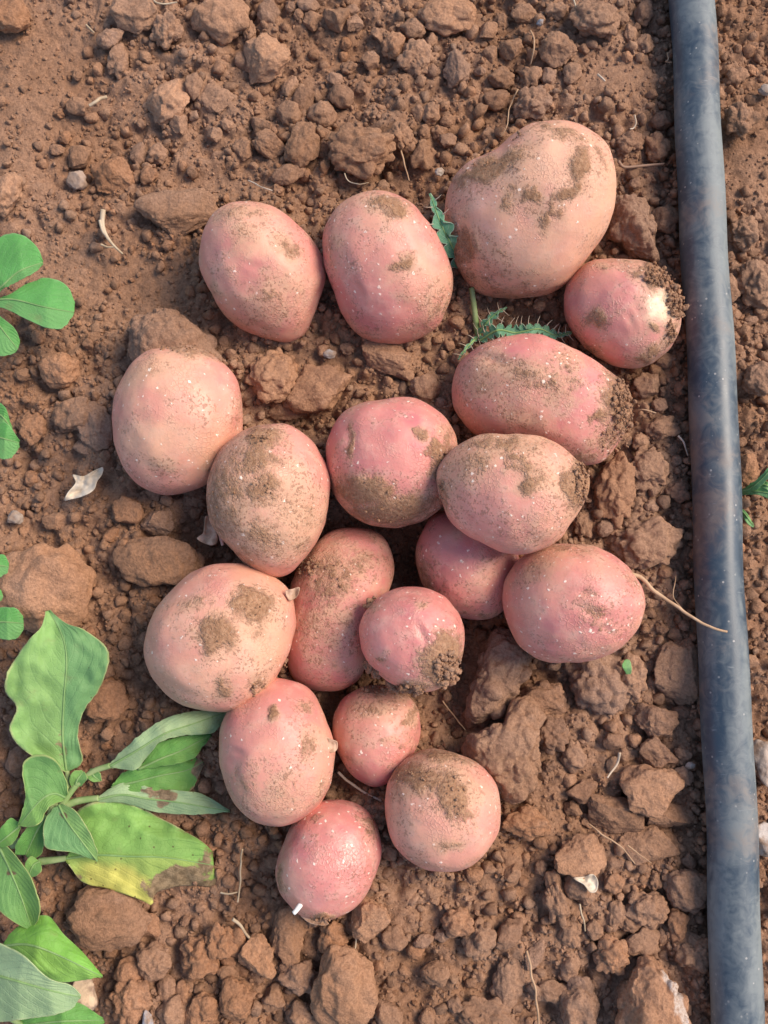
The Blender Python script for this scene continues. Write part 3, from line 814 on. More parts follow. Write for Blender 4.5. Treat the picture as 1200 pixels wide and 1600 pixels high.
# traced clods: x, y, width, height, rotation (degrees), kind  (a angular, r rounded, c crumbly, f flat), colour  (n normal, g greyish, o orange, d dark)
CLODS = '''210 22 75 62 0 a n;172 58 48 38 -20 r g;262 50 55 62 0 c n;185 95 34 62 10 c n;258 158 82 78 0 a p;178 278 78 62 20 a o;125 247 38 40 0 a n
217 242 30 40 0 a g;247 240 36 40 0 c n;233 275 28 30 0 r o;102 215 22 24 0 r o;90 235 26 20 0 r n;120 165 40 32 20 a n;120 118 18 22 0 r n;12 22 70 62 0 r o
6 302 62 74 0 r p;278 192 36 32 30 a n;345 26 94 88 0 r p;390 50 26 36 0 c n;420 22 36 58 0 r g;415 90 84 84 -20 a p;303 135 30 44 0 r n;335 155 66 46 10 f n
462 78 22 30 -30 a n;488 36 30 32 0 a n;455 12 20 20 0 r g;467 22 18 24 0 r n;482 8 36 26 0 a g;453 135 26 42 20 a n;475 160 34 50 10 a d;452 177 40 46 0 r n
504 180 46 44 -20 r n;533 150 42 44 0 r d;473 228 58 76 15 r n;422 225 60 44 20 a n;408 195 34 34 0 a n;378 232 32 42 10 r n;453 272 56 36 -15 r g;335 210 26 26 0 r n
565 240 108 84 10 c n;525 28 42 42 0 a n;550 15 25 20 0 r g;555 36 30 28 0 a g;590 55 26 32 0 a n;580 95 28 34 -20 a n;545 105 28 24 0 c n;565 137 20 24 0 r d
698 24 94 68 0 r p;645 45 42 36 0 r n;615 70 38 46 20 c o;650 92 62 62 0 c n;678 112 22 22 0 r d;713 107 46 58 -20 a g;765 87 30 38 0 a n;800 77 40 36 -20 a n
783 34 26 28 0 r n;765 48 30 36 20 a n;822 23 50 36 10 a n;870 16 38 32 0 c n;872 78 62 54 0 r n;785 122 46 36 -15 r n;830 120 36 42 0 c n;858 120 26 34 0 r g
895 115 32 42 0 r n;832 162 66 54 -20 c g;777 158 44 38 0 r d;660 245 42 52 -15 a n;628 215 48 54 0 c n;685 208 26 26 0 c n;663 208 22 26 0 r n;697 190 22 20 0 r n
652 178 22 32 0 a n;673 178 30 38 0 c n;700 220 30 26 -30 a g;763 212 26 24 0 a g;928 28 84 70 10 c n;970 28 26 26 0 r n;985 52 24 32 0 r n;1006 22 34 44 10 r d
1008 68 34 38 20 c n;1027 230 40 56 -10 c o;985 225 46 52 0 c d;1035 188 40 34 0 r d;1160 190 56 58 0 c n;1175 110 26 20 0 a o;1150 122 40 34 0 c n
1040 345 46 42 0 r d;1160 362 54 56 0 c n;1187 445 70 78 0 c n;1142 452 32 48 0 r n;1172 500 24 20 0 r g;1190 515 24 18 0 r n;1186 592 52 54 0 r g;1040 565 34 26 0 r g
1062 556 20 20 0 r d;50 668 46 54 0 r o;113 648 72 56 -20 r n;150 665 58 82 -15 r g;132 698 36 28 0 r g;94 578 62 58 -20 r o;200 797 48 42 0 a o;247 815 54 46 20 a g
85 815 36 26 0 a n;175 835 26 22 -20 a o;240 878 128 78 10 r n;66 922 150 138 0 r p;1010 600 42 42 0 a g;1030 632 22 24 0 r g;1035 612 12 16 0 r g;1035 668 56 34 -10 c n
1000 690 28 28 0 c n;962 765 62 112 8 c o;1012 732 58 64 0 c n;1060 765 42 36 0 c d;1018 792 24 22 0 r g;945 825 24 26 0 r g;962 818 20 20 0 c n;1012 850 108 72 -10 c n
910 820 30 42 0 c n;1170 735 40 48 0 a o;850 1090 74 52 0 c d;860 1150 52 56 20 c d;897 1182 36 48 0 c n;935 1066 88 106 -15 c g;960 1160 32 26 20 a d;910 1236 46 34 -20 a d
895 1262 26 22 0 a n;822 1284 70 48 10 c o;985 1058 48 70 -10 c n;1060 1050 72 98 0 f n;1022 1128 58 50 20 a d;1028 1176 54 48 0 a d;1063 1112 30 20 0 r d;1068 1176 30 26 0 c n
1056 993 24 20 0 a n;1018 1232 92 74 -15 a p;1067 1215 34 28 20 a g;960 1272 86 56 15 a n;1050 1278 70 40 10 a n;1015 1320 88 58 10 f n;907 1337 80 60 0 a p;1075 1345 26 28 0 a g
1048 1370 26 22 0 a n;1025 1375 24 30 0 c n;1072 1390 62 60 0 r g;960 1380 30 32 0 c o;1010 1420 64 54 -20 c n;1060 1445 30 42 0 c o;1000 1473 60 38 -15 r n;985 1442 34 26 0 c n
930 1452 28 26 0 r n;955 1492 52 52 0 c o;1085 1490 56 58 0 c n;908 1580 54 66 0 r n;918 1400 22 24 0 r n;962 1430 28 42 10 c n;870 1402 38 78 -10 c n;900 1380 32 42 0 r n
715 1440 46 42 0 c o;750 1466 52 56 0 c n;795 1460 56 32 -45 r d;840 1487 58 26 -50 a g;792 1535 48 86 8 r n;680 1520 38 36 0 a n;662 1470 30 20 -15 r g;690 1462 22 20 0 r g
650 1482 28 26 -30 a o;758 1588 78 54 0 c n;860 1550 52 36 0 r n;905 1545 40 34 0 r g;892 1458 32 44 10 c n;800 1365 26 26 0 a n;846 1356 20 24 0 r n;742 1366 26 22 0 a o
890 1512 34 38 0 r n;580 1440 54 66 10 a p;450 1460 50 82 10 r n;520 1465 42 46 0 c o;402 1497 52 64 -20 a p;537 1545 92 124 0 r p;470 1525 66 44 20 c g;425 1560 40 40 0 c n
470 1588 52 40 0 r n;365 1470 42 42 0 c o;357 1498 24 22 0 r o;355 1520 30 22 0 r n;615 1465 38 36 0 r n;370 1562 52 62 0 r o;608 1587 42 42 0 a n;172 1432 118 90 10 r n
133 1466 32 30 0 r o;241 1502 48 50 0 r n;200 1522 42 46 0 r o;206 1564 60 66 0 c o;260 1545 26 36 0 r n;285 1556 26 42 -10 r o;268 1587 46 50 0 r n;318 1580 50 56 0 r o
310 1500 60 58 0 c o;345 1470 50 50 0 c o;236 1446 24 34 0 a o;425 585 78 90 0 c p;497 610 100 78 10 a p;603 560 78 54 0 a n;632 583 36 30 0 a n;665 608 46 42 0 r n
543 545 26 22 0 r g;450 640 64 34 0 r n;170 1092 62 66 0 r o;282 330 136 78 -8 a n;1105 1098 30 30 0 r n;30 1190 40 46 0 r d;300 880 40 50 0 c n;720 560 30 34 0 r n'''
OUTLINED = [
 ('big triangular clod with a white chalky edge at the bottom beside the pipe', [(1005,1494),(1020,1498),(1040,1520),(1058,1552),(1074,1590),(1085,1625),(1040,1650),(990,1645),(960,1620),(968,1580),(975,1545),(990,1515)], 14, 'o', [(1050,1540,7,26,-28,1.0),(1068,1588,8,24,-20,1.0)]),
 ('grey brown slab of soil standing on edge between two potatoes in the hollow', [(770,985),(800,992),(822,1020),(826,1045),(806,1082),(780,1116),(748,1131),(727,1122),(730,1090),(745,1050)], 12, 'g', None),
 ('tall crumbly block of soil below the slab, next to the lowest right potato', [(797,1105),(822,1098),(845,1122),(834,1162),(832,1215),(803,1246),(775,1230),(742,1195),(728,1172),(742,1150),(782,1140)], 13, 'n', None),
 ('square edged clod wedged between the largest potato and the pipe', [(965,318),(985,311),(1014,318),(1016,350),(1025,385),(1022,404),(1000,400),(965,378),(953,355)], 11, 'g', None),
 ('grey rounded clod right behind the pale potato at the far left', [(205,550),(208,515),(225,494),(255,488),(290,500),(320,525),(342,560),(330,590),(240,600),(212,580)], 17, 'g', None),
]
TINT = {'n': (1, 1, 1), 'g': (0.97, 1.01, 1.08), 'o': (1.10, 1.02, 0.94), 'd': (0.84, 0.83, 0.84), 'p': (1.24, 1.20, 1.15)}
KIND = {'a': (8, 0.50, 0.10, 0.04), 'r': (4, 0.70, 0.11, 0.03), 'c': (4, 0.62, 0.12, 0.03, 90, 0.30), 'f': (6, 0.60, 0.08, 0.03)}
RECS = []          # (object, px, py, size, kind, colour, fixed label)

def tint_of(c, rng):
    b = rng.uniform(0.94, 1.10)
    return (*[v * b for v in TINT[c]], 1)

crng = np.random.default_rng(21)
k = 0
TAKEN = []         # x, y, radius in metres
for line in CLODS.replace('\n', ';').split(';'):
    x, y, w, h, rot, kind, colr = line.split()
    x, y, w, h, rot = map(float, (x, y, w, h, rot))
    k += 1
    size = (w * h) ** 0.5
    kp = KIND[kind]
    if kind == 'c':
        kp = kp[:4] + ((70, 0.34) if size < 60 else (170, 0.24) if size < 100 else (300, 0.18))
    V, F = chunk(100 + k, 4 if size > 48 else 3, *kp)
    th = min(w, h) * (0.42 if kind == 'f' else 0.72 if size < 60 else 0.60)
    V = V * np.array([w / 2, h / 2, th / 2]) * PX * 1.04
    U0 = V / (np.linalg.norm(V, axis=1)[:, None] + 1e-9)
    fz = 0.0008 if kind == 'c' else 0.0006
    V = V + U0 * (fz * fbm(V * 300 + k * 7.7, 3, 0.6) + 0.0012 * np.clip(perlin(V * 130 + k * 3.1), -1, 0.25))[:, None] * min(1.0, size / 45)
    g = on_soil(x, y, 0)
    lift = th / 2 * PX * (0.25 if size > 108 and kind == 'c' else 0.75 if size > 70 else 0.85)
    p = at(x, y, g[2] * 0.5 + float(H0(np.array([g[0]]), np.array([g[1]]))[0]) * 0.5 + lift)
    me = mesh_from('soil_clod', V, F)
    o = link('soil_clod', me, SOIL, loc=p)
    o.rotation_euler = (crng.normal(0, .08), crng.normal(0, .08), -math.radians(rot))
    o.color = tint_of(colr, crng)
    RECS.append((o, x, y, size, kind, colr, None))
    TAKEN.append((p[0], p[1], 0.46 * size * PX))
for lab, outl, hz, colr, crust in OUTLINED:
    c = np.mean(outl, axis=0)
    g = on_soil(c[0], c[1])
    z = g[2] + hz * 0.001 * 0.45
    P, B, L, U, F, rm = inflate(outl, z, hz * 0.001, 5, boxy=1.5, smooth=1)
    k += 1
    L = L * (1 + 0.05 * fbm(U * 3 + k * 3.3, 2) + 0.022 * fbm(U * 9 + k, 3))[:, None]
    lift = np.zeros(len(L))
    kq = np.random.default_rng(k)
    for c_ in L[kq.integers(0, len(L), 120 if colr == 'n' else 26)] * 0.985:
        rr = 0.0034 * (0.4 + 0.8 * kq.random())
        lift = np.maximum(lift, np.sqrt(np.clip(rr * rr - ((L - c_) ** 2).sum(1), 0, None)) * 0.7)
    L = L + U * (lift + 0.0008 * fbm(L * 280 + k, 3, 0.6) + 0.0014 * np.clip(perlin(L * 120 + k), -1, 0.2))[:, None]
    W = L @ B
    me = mesh_from('soil_clod', W, F)
    if crust:
        qx, qy = to_px(W + P)
        float_attr(me, 'crust', blob_field(qx, qy, crust, k, 5) * (W[:, 2] > 0))
    o = link('soil_clod', me, SOIL, loc=P)
    o.color = tint_of(colr, crng)
    sz = float(np.ptp(np.array(outl)[:, 0]) + np.ptp(np.array(outl)[:, 1])) / 2
    RECS.append((o, c[0], c[1], sz, 'a', colr, lab))
    TAKEN.append((P[0], P[1], 0.42 * sz * PX))

# potato and pipe footprints, so loose clods are not strewn inside them
FOOT = []
for s, (o, P) in zip(POT, POT_OBJ):
    q = np.array(s['o'], float)
    FOOT.append((P[0], P[1], 0.5 * 0.5 * (np.ptp(q[:, 0]) + np.ptp(q[:, 1])) * PX))

class Packer:
    def __init__(self, cell=0.006):
        self.c = cell; self.d = {}
    def free(self, x, y, r, lap):
        c = self.c; R = r + 0.02
        for i in range(int(math.floor((x - R) / c)), int(math.floor((x + R) / c)) + 1):
            for j in range(int(math.floor((y - R) / c)), int(math.floor((y + R) / c)) + 1):
                for (a, b, q) in self.d.get((i, j), ()):
                    if (a - x) ** 2 + (b - y) ** 2 < (lap * (q + r)) ** 2:
                        return False
        return True
    def put(self, x, y, r):
        self.d.setdefault((int(math.floor(x / self.c)), int(math.floor(y / self.c))), []).append((x, y, r))
pk = Packer()
for t_ in TAKEN:
    pk.put(*t_)
for f_ in FOOT:
    pk.put(f_[0], f_[1], f_[2] * 0.9)
def near_pipe(x, y):
    return abs(x - np.interp(y, PIPE_PATH[::-1, 1], PIPE_PATH[::-1, 0])) < 0.0085

# loose small clods that fill the gaps (shared shapes)
LOOSE = []
for i in range(14):
    kd = 'arcr'[i % 4]
    V, F = chunk(500 + i, 3, *KIND[kd])
    me = mesh_from('soil_clod', V * np.array([1, 0.85, 0.7]), F)
    me.materials.append(SOIL)
    LOOSE.append((me, kd))
n_loose = 0
tries = 0
while n_loose < 78 and tries < 6000:
    tries += 1
    px_, py_ = crng.uniform(10, 1190), crng.uniform(10, 1590)
    p = on_soil(px_, py_)
    r = crng.uniform(9, 15) * PX
    if crng.random() < 0.85 * float(fineness(p[:1], p[1:2])[0]) or near_pipe(p[0], p[1]):
        continue
    if not pk.free(p[0], p[1], r, 0.9):
        continue
    pk.put(p[0], p[1], r)
    me, kd = LOOSE[n_loose % 14]
    o = link('soil_clod', me, None, loc=p + np.array([0, 0, r * 0.25]))
    o.scale = (r, r, r)
    o.rotation_euler = (crng.normal(0, .3), crng.normal(0, .3), crng.uniform(0, 6.28))
    cl = 'nnogd'[int(crng.integers(0, 5))]
    o.color = tint_of(cl, crng)
    RECS.append((o, px_, py_, 2 * r / PX, kd, cl, None))
    n_loose += 1

# labels for clods: named places, then rank by size inside each place
def place(x, y):
    if x > 1120:
        return 'on the far side of the pipe, ' + ('near the top' if y < 330 else 'near the middle' if y < 800 else 'near the bottom')
    if y < 130:
        return ('along the top edge near the left corner' if x < 290 else 'along the top edge left of centre' if x < 600 else 'along the top edge right of centre' if x < 860 else 'along the top edge beside the pipe')
    if y < 320:
        return ('in the powdery soil at upper left' if x < 300 else 'above the two upper left potatoes' if x < 600 else 'just above the largest potato' if x < 900 else 'between the largest potato and the pipe')
    if x < 200 and y < 790:
        return 'between the left edge and the pale potato'
    if x < 340 and y < 620:
        return 'left of the blunt upper left potato'
    if x < 330 and y < 1000:
        return 'below the pale far left potato'
    if x < 340 and y < 1260:
        return 'next to the upright potato leaf'
    if y < 700 and x < 760:
        return 'in the ring of upper potatoes'
    if x > 900 and y < 880:
        return 'between the long crosswise potato and the pipe'
    if x > 880 and y < 1200:
        return 'between broad potato and pipe'
    if x > 880 and y < 1420:
        return 'beside the pipe in the lower right'
    if x > 880:
        return 'at the bottom beside the pipe'
    if x > 640 and y < 1330:
        return 'around the hollow under the broad potato'
    if y > 1270 and x < 350:
        return 'below the yellowing leaf at lower left'
    if y > 1270 and x < 640:
        return 'below the sprouting potato at the bottom'
    if y > 1270:
        return 'at the bottom below the mud banded potato'
    return 'down among the potatoes'
KW = {'a': 'angular', 'r': 'rounded', 'c': 'crumbly', 'f': 'flat'}
CW = {'p': 'pale brown', 'n': 'brown', 'g': 'greyish', 'o': 'orange brown', 'd': 'dark brown'}
zones = {}
for r in RECS:
    if r[6]:
        tag(r[0], r[6], 'soil clod', 'loose clods of soil')
    else:
        zones.setdefault(place(r[1], r[2]), []).append(r)
RANK = ['largest', 'second largest', 'third largest', 'fourth largest', 'fifth largest']
NTH = ['leftmost', 'second from left', 'third from left', 'fourth from left', 'fifth from left', 'sixth from left', 'seventh from left', 'eighth from left', 'ninth from left', 'tenth from left']
for z, rs in zones.items():
    rs.sort(key=lambda r: -r[3])
    kinds = {}
    for i, r in enumerate(rs):
        if i < 5:
            tag(r[0], f'{CW[r[5]]} {KW[r[4]]} clod, {RANK[i]} {z}', 'soil clod', 'loose clods of soil')
        else:
            kinds.setdefault(f'small {CW[r[5]]} {KW[r[4]]} clod {z}', []).append(r)
    for lab, ks in kinds.items():
        ks.sort(key=lambda r: r[1])
        for i, r in enumerate(ks):
            tag(r[0], lab if len(ks) == 1 else f'{lab}, {NTH[min(i, 9)]}', 'soil clod', 'small clods ' + z)

# crumbs: what nobody could count
def build_crumbs():
    rng = np.random.default_rng(33)
    X0, X1, Y0, Y1 = -0.205, 0.205, -0.262, 0.272
    pos, rad = [], []
    # packed crumbs of 2.4 to 5.5 mm
    sizes = np.sort(1.15 + 2.0 * rng.random(15000) ** 2.2)[::-1] * 0.001
    cx = rng.uniform(X0, X1, len(sizes)); cy = rng.uniform(Y0, Y1, len(sizes))
    fin = fineness(cx, cy); gate = rng.random(len(sizes))
    clump = fbm(P3(cx, cy, 34, 2.9), 2)
    for i in range(len(sizes)):
        if gate[i] < 0.96 * fin[i] or clump[i] < -0.36:
            continue
        if pk.free(cx[i], cy[i], sizes[i], 0.80):
            pk.put(cx[i], cy[i], sizes[i])
            pos.append((cx[i], cy[i])); rad.append(sizes[i])
    pos = np.array(pos); rad = np.array(rad)
    z = H(pos[:, 0], pos[:, 1])
    nb_ = 1500
    yb = rng.uniform(Y0, Y1, nb_); sb = rng.choice([-1, 1], nb_)
    ob = PIPE_R * (0.72 + 0.75 * rng.random(nb_) ** 1.4)
    xb = np.interp(yb, PIPE_PATH[::-1, 1], PIPE_PATH[::-1, 0]) + sb * ob
    keep = fbm(P3(xb, yb, 45, 7.7), 2) > -0.12
    xb, yb, ob = xb[keep], yb[keep], ob[keep]
    rb = 0.0007 + 0.0013 * rng.random(len(xb)) ** 2
    zb = H(xb, yb) + rng.uniform(-0.2, 1.0, len(xb)) * rb + 0.0035 * np.clip(1.25 - ob / PIPE_R, 0, 1)
    P = np.column_stack([pos, z + rad * rng.uniform(-0.18, 0.55, len(rad))])
    P = np.concatenate([P, np.column_stack([xb, yb, zb])]); rad = np.concatenate([rad, rb])
    # crumbs pushed up against the potatoes
    for s_, (o_, P_) in zip(POT, POT_OBJ):
        q = closed_spline(s_['o']); c0 = q.mean(0)
        m = 130
        e = q[rng.integers(0, len(q), m)]
        e = c0 + (e - c0) * rng.uniform(0.90, 1.10, m)[:, None]
        w0 = at(e[:, 0], e[:, 1], np.zeros(m)); w1 = at(e[:, 0], e[:, 1], H(w0[:, 0], w0[:, 1]))
        rr = 0.0006 + 0.0014 * rng.random(m) ** 2
        w1[:, 2] = H(w1[:, 0], w1[:, 1]) + rr * rng.uniform(0.0, 1.6, m)
        P = np.concatenate([P, w1]); rad = np.concatenate([rad, rr])
    V1, F1, I1 = scatter_mesh(P, rad, SMALL, rng)
    t1 = tints(len(P), rng)
    n = 42000
    c = np.column_stack([rng.uniform(X0, X1, n), rng.uniform(Y0, Y1, n)])
    c = c[rng.random(n) > 0.55 * fineness(c[:, 0], c[:, 1])]
    r2 = (0.40 + 0.75 * rng.random(len(c)) ** 1.8) * 0.001
    P2 = np.column_stack([c, H(c[:, 0], c[:, 1]) + r2 * rng.uniform(-0.3, 0.5, len(c))])
    V2, F2, I2 = scatter_mesh(P2, r2, TINY, rng)
    t2 = tints(len(P2), rng)
    print('CRUMBS', len(P), len(P2), 'tris', len(F1) + len(F2))
    me = mesh_from('soil_crumbs', np.concatenate([V1, V2]), np.concatenate([F1, F2 + len(V1)]), np.concatenate([np.ones(len(F1), bool), np.zeros(len(F2), bool)]))
    color_attr(me, 'tint', np.concatenate([t1[I1], t2[I2]]))
    o = link('soil_crumbs', me, CRUMB)
    o['kind'] = 'stuff'
    o['label'] = 'fine crumbs of red brown soil strewn everywhere on the bed'
    o['category'] = 'soil crumbs'
build_crumbs()

# ------------------------------------------------------------------ leaves
def leaf_material(name, base, edge, back=None, vein=(0.30, 0.40, 0.16), side=None, pairs=7.0, slant=0.55, vein_amt=0.35, rough=0.58, spots=0.0):
    t = NT(name)
    uv = t.node('ShaderNodeUVMap'); uv.uv_map = 'UVMap'
    sp = t.node('ShaderNodeSeparateXYZ'); t.set(sp.inputs[0], uv.outputs[0])
    u, v = sp.outputs[0], t.math('SUBTRACT', t.math('MULTIPLY', sp.outputs[1], 2.0), 1.0)
    av = t.math('ABSOLUTE', v)
    p = t.pos()
    n1 = t.noise(p, 60, 3, 0.5); n2 = t.noise(p, 420, 4, 0.6)
    c = t.mix(t.step(n1, 0.35, 0.65), base, tuple(x * 1.25 for x in base))
    if side is not None:
        c = t.mix(t.step(v, -0.1, 0.1), c, side)
    # side veins curve towards the tip
    w = t.math('SUBTRACT', t.math('MULTIPLY', u, pairs), t.math('MULTIPLY', t.math('POWER', av, 1.25), pairs * slant))
    w = t.math('ADD', w, t.math('MULTIPLY', t.math('SUBTRACT', n1, 0.5), 0.25))
    fr = t.math('ABSOLUTE', t.math('SUBTRACT', t.math('FRACT', w), 0.5))
    ve = t.math('MULTIPLY', t.step(fr, 0.01, 0.11, 1, 0), t.step(av, 0.80, 1.0, 1, 0))
    mid = t.step(av, 0.02, 0.055, 1, 0)
    vm = t.math('MAXIMUM', t.math('MULTIPLY', ve, t.step(n2, 0.3, 0.7, 0.25, 0.75)), t.math('MULTIPLY', mid, 0.7))
    c = t.mix(t.math('MULTIPLY', vm, vein_amt), c, vein)
    # fine net between the veins
    vo = t.voronoi(p, 560, 'DISTANCE_TO_EDGE')
    net = t.step(vo.outputs['Distance'], 0.02, 0.10, 1, 0)
    c = t.mix(t.math('MULTIPLY', net, 0.14), c, vein)
    c = t.mix(t.step(t.math('ADD', av, t.math('MULTIPLY', n2, 0.06)), 0.975, 1.02, 0, 0.8), c, edge)
    ye = t.attr('yellow').outputs['Fac']
    ym = t.step(t.math('ADD', ye, t.math('MULTIPLY', t.math('SUBTRACT', n1, 0.5), 0.7)), 0.30, 0.75)
    c = t.mix(ym, c, (0.62, 0.58, 0.14))
    st = t.attr('stain').outputs['Fac']
    sm = t.step(t.math('ADD', st, t.math('MULTIPLY', t.math('SUBTRACT', n2, 0.5), 0.8)), 0.42, 0.62)
    c = t.mix(t.math('MULTIPLY', sm, 0.93), c, t.mix(t.step(n2, 0.35, 0.65), (0.15, 0.085, 0.055), (0.32, 0.21, 0.13)))
    if spots:
        v3 = t.voronoi(p, 420)
        s3 = t.node('ShaderNodeSeparateColor'); t.set(s3.inputs[0], v3.outputs['Color'])
        sm3 = t.math('MULTIPLY', t.step(v3.outputs['Distance'], 0.10, 0.22, 1, 0), t.math('GREATER_THAN', s3.outputs[0], 1 - spots))
        c = t.mix(t.math('MULTIPLY', sm3, 0.8), c, (0.10, 0.06, 0.03))
    # earth dust
    c = t.mix(t.step(t.noise(p, 130, 4, 0.6), 0.60, 0.80, 0, 0.30), c, (0.25, 0.16, 0.09))
    if back is not None:
        gi = t.node('ShaderNodeNewGeometry')
        c = t.mix(gi.outputs['Backfacing'], c, back)
    h = t.math('ADD', t.math('MULTIPLY', vm, -0.55), t.math('MULTIPLY', n2, 0.45))
    h = t.math('ADD', h, t.math('MULTIPLY', net, -0.25))
    nb = t.bump(h, 0.55, 0.0005)
    b = t.principled(c, t.math('MULTIPLY_ADD', n2, 0.25, rough - 0.14), 0.26, nb)
    tr = t.node('ShaderNodeBsdfTranslucent'); t.set(tr.inputs[0], t.mix(0.4, c, (0.35, 0.50, 0.06)))
    mx = t.node('ShaderNodeMixShader'); mx.inputs[0].default_value = 0.22
    t.t.links.new(b, mx.inputs[1]); t.t.links.new(tr.outputs[0], mx.inputs[2])
    return t.done(mx.outputs[0])

LG = leaf_material('leaf_green', (0.191, 0.358, 0.091), (0.42, 0.48, 0.18), side=(0.168, 0.345, 0.103), vein=(0.24, 0.40, 0.15), vein_amt=.22)
LB = leaf_material('leaf_broad_green', (0.229, 0.394, 0.123), (0.46, 0.50, 0.22), side=(0.169, 0.342, 0.129), vein=(0.27, 0.44, 0.18), vein_amt=.22, spots=.04)
LY = leaf_material('leaf_yellowing', (0.215, 0.395, 0.095), (0.50, 0.46, 0.24), side=(0.33, 0.45, 0.11), vein=(0.17, 0.30, 0.07), vein_amt=.25, spots=.14)
LP = leaf_material('leaf_pale_underside', (0.330, 0.450, 0.235), (0.46, 0.54, 0.28), side=(0.300, 0.425, 0.215), vein=(0.40, 0.50, 0.30), vein_amt=.35, spots=.04)
LD = leaf_material('leaf_deep_green', (0.130, 0.310, 0.071), (0.26, 0.40, 0.13), side=(0.161, 0.345, 0.078), vein=(0.20, 0.35, 0.12), vein_amt=.22)
LBR = leaf_material('leaf_bright_green', (0.181, 0.399, 0.065), (0.28, 0.46, 0.14), side=(0.227, 0.430, 0.089), vein=(0.28, 0.46, 0.15), pairs=5, vein_amt=.2)
LN = leaf_material('leaflet_smooth_green', (0.115, 0.340, 0.085), (0.22, 0.44, 0.17), side=(0.165, 0.390, 0.120), vein=(0.25, 0.45, 0.19), pairs=9, slant=.9, vein_amt=.15, rough=.48)
LW = leaf_material('leaf_weed', (0.20, 0.42, 0.14), (0.30, 0.50, 0.22), side=(0.24, 0.46, 0.18), vein=(0.34, 0.52, 0.26), pairs=3, vein_amt=.3)
LT = leaf_material('leaf_thistle', (0.115, 0.300, 0.165), (0.46, 0.56, 0.42), side=(0.10, 0.27, 0.15), vein=(0.42, 0.55, 0.38), pairs=5, vein_amt=.8)

def stalk_material(name, c1, c2):
    t = NT(name)
    p = t.pos()
    n = t.noise(p, 120, 3, 0.6)
    c = t.mix(t.step(n, 0.35, 0.65), c1, c2)
    return t.done(t.principled(c, 0.6, 0.3, t.bump(t.noise(p, 700, 3), 0.4, 0.0004)))
STALK = stalk_material('leaf_stalk', (0.20, 0.30, 0.10), (0.30, 0.37, 0.16))
RIB = stalk_material('leaf_rib', (0.17, 0.29, 0.10), (0.23, 0.35, 0.13))
ROOT = stalk_material('dry_root', (0.38, 0.23, 0.13), (0.50, 0.33, 0.20))
WHITE_ROOT = stalk_material('white_rootlet', (0.44, 0.33, 0.23), (0.56, 0.46, 0.36))
STRAW = stalk_material('straw', (0.40, 0.29, 0.18), (0.53, 0.42, 0.29))
TWIG = stalk_material('twig_bark', (0.22, 0.13, 0.085), (0.34, 0.21, 0.14))

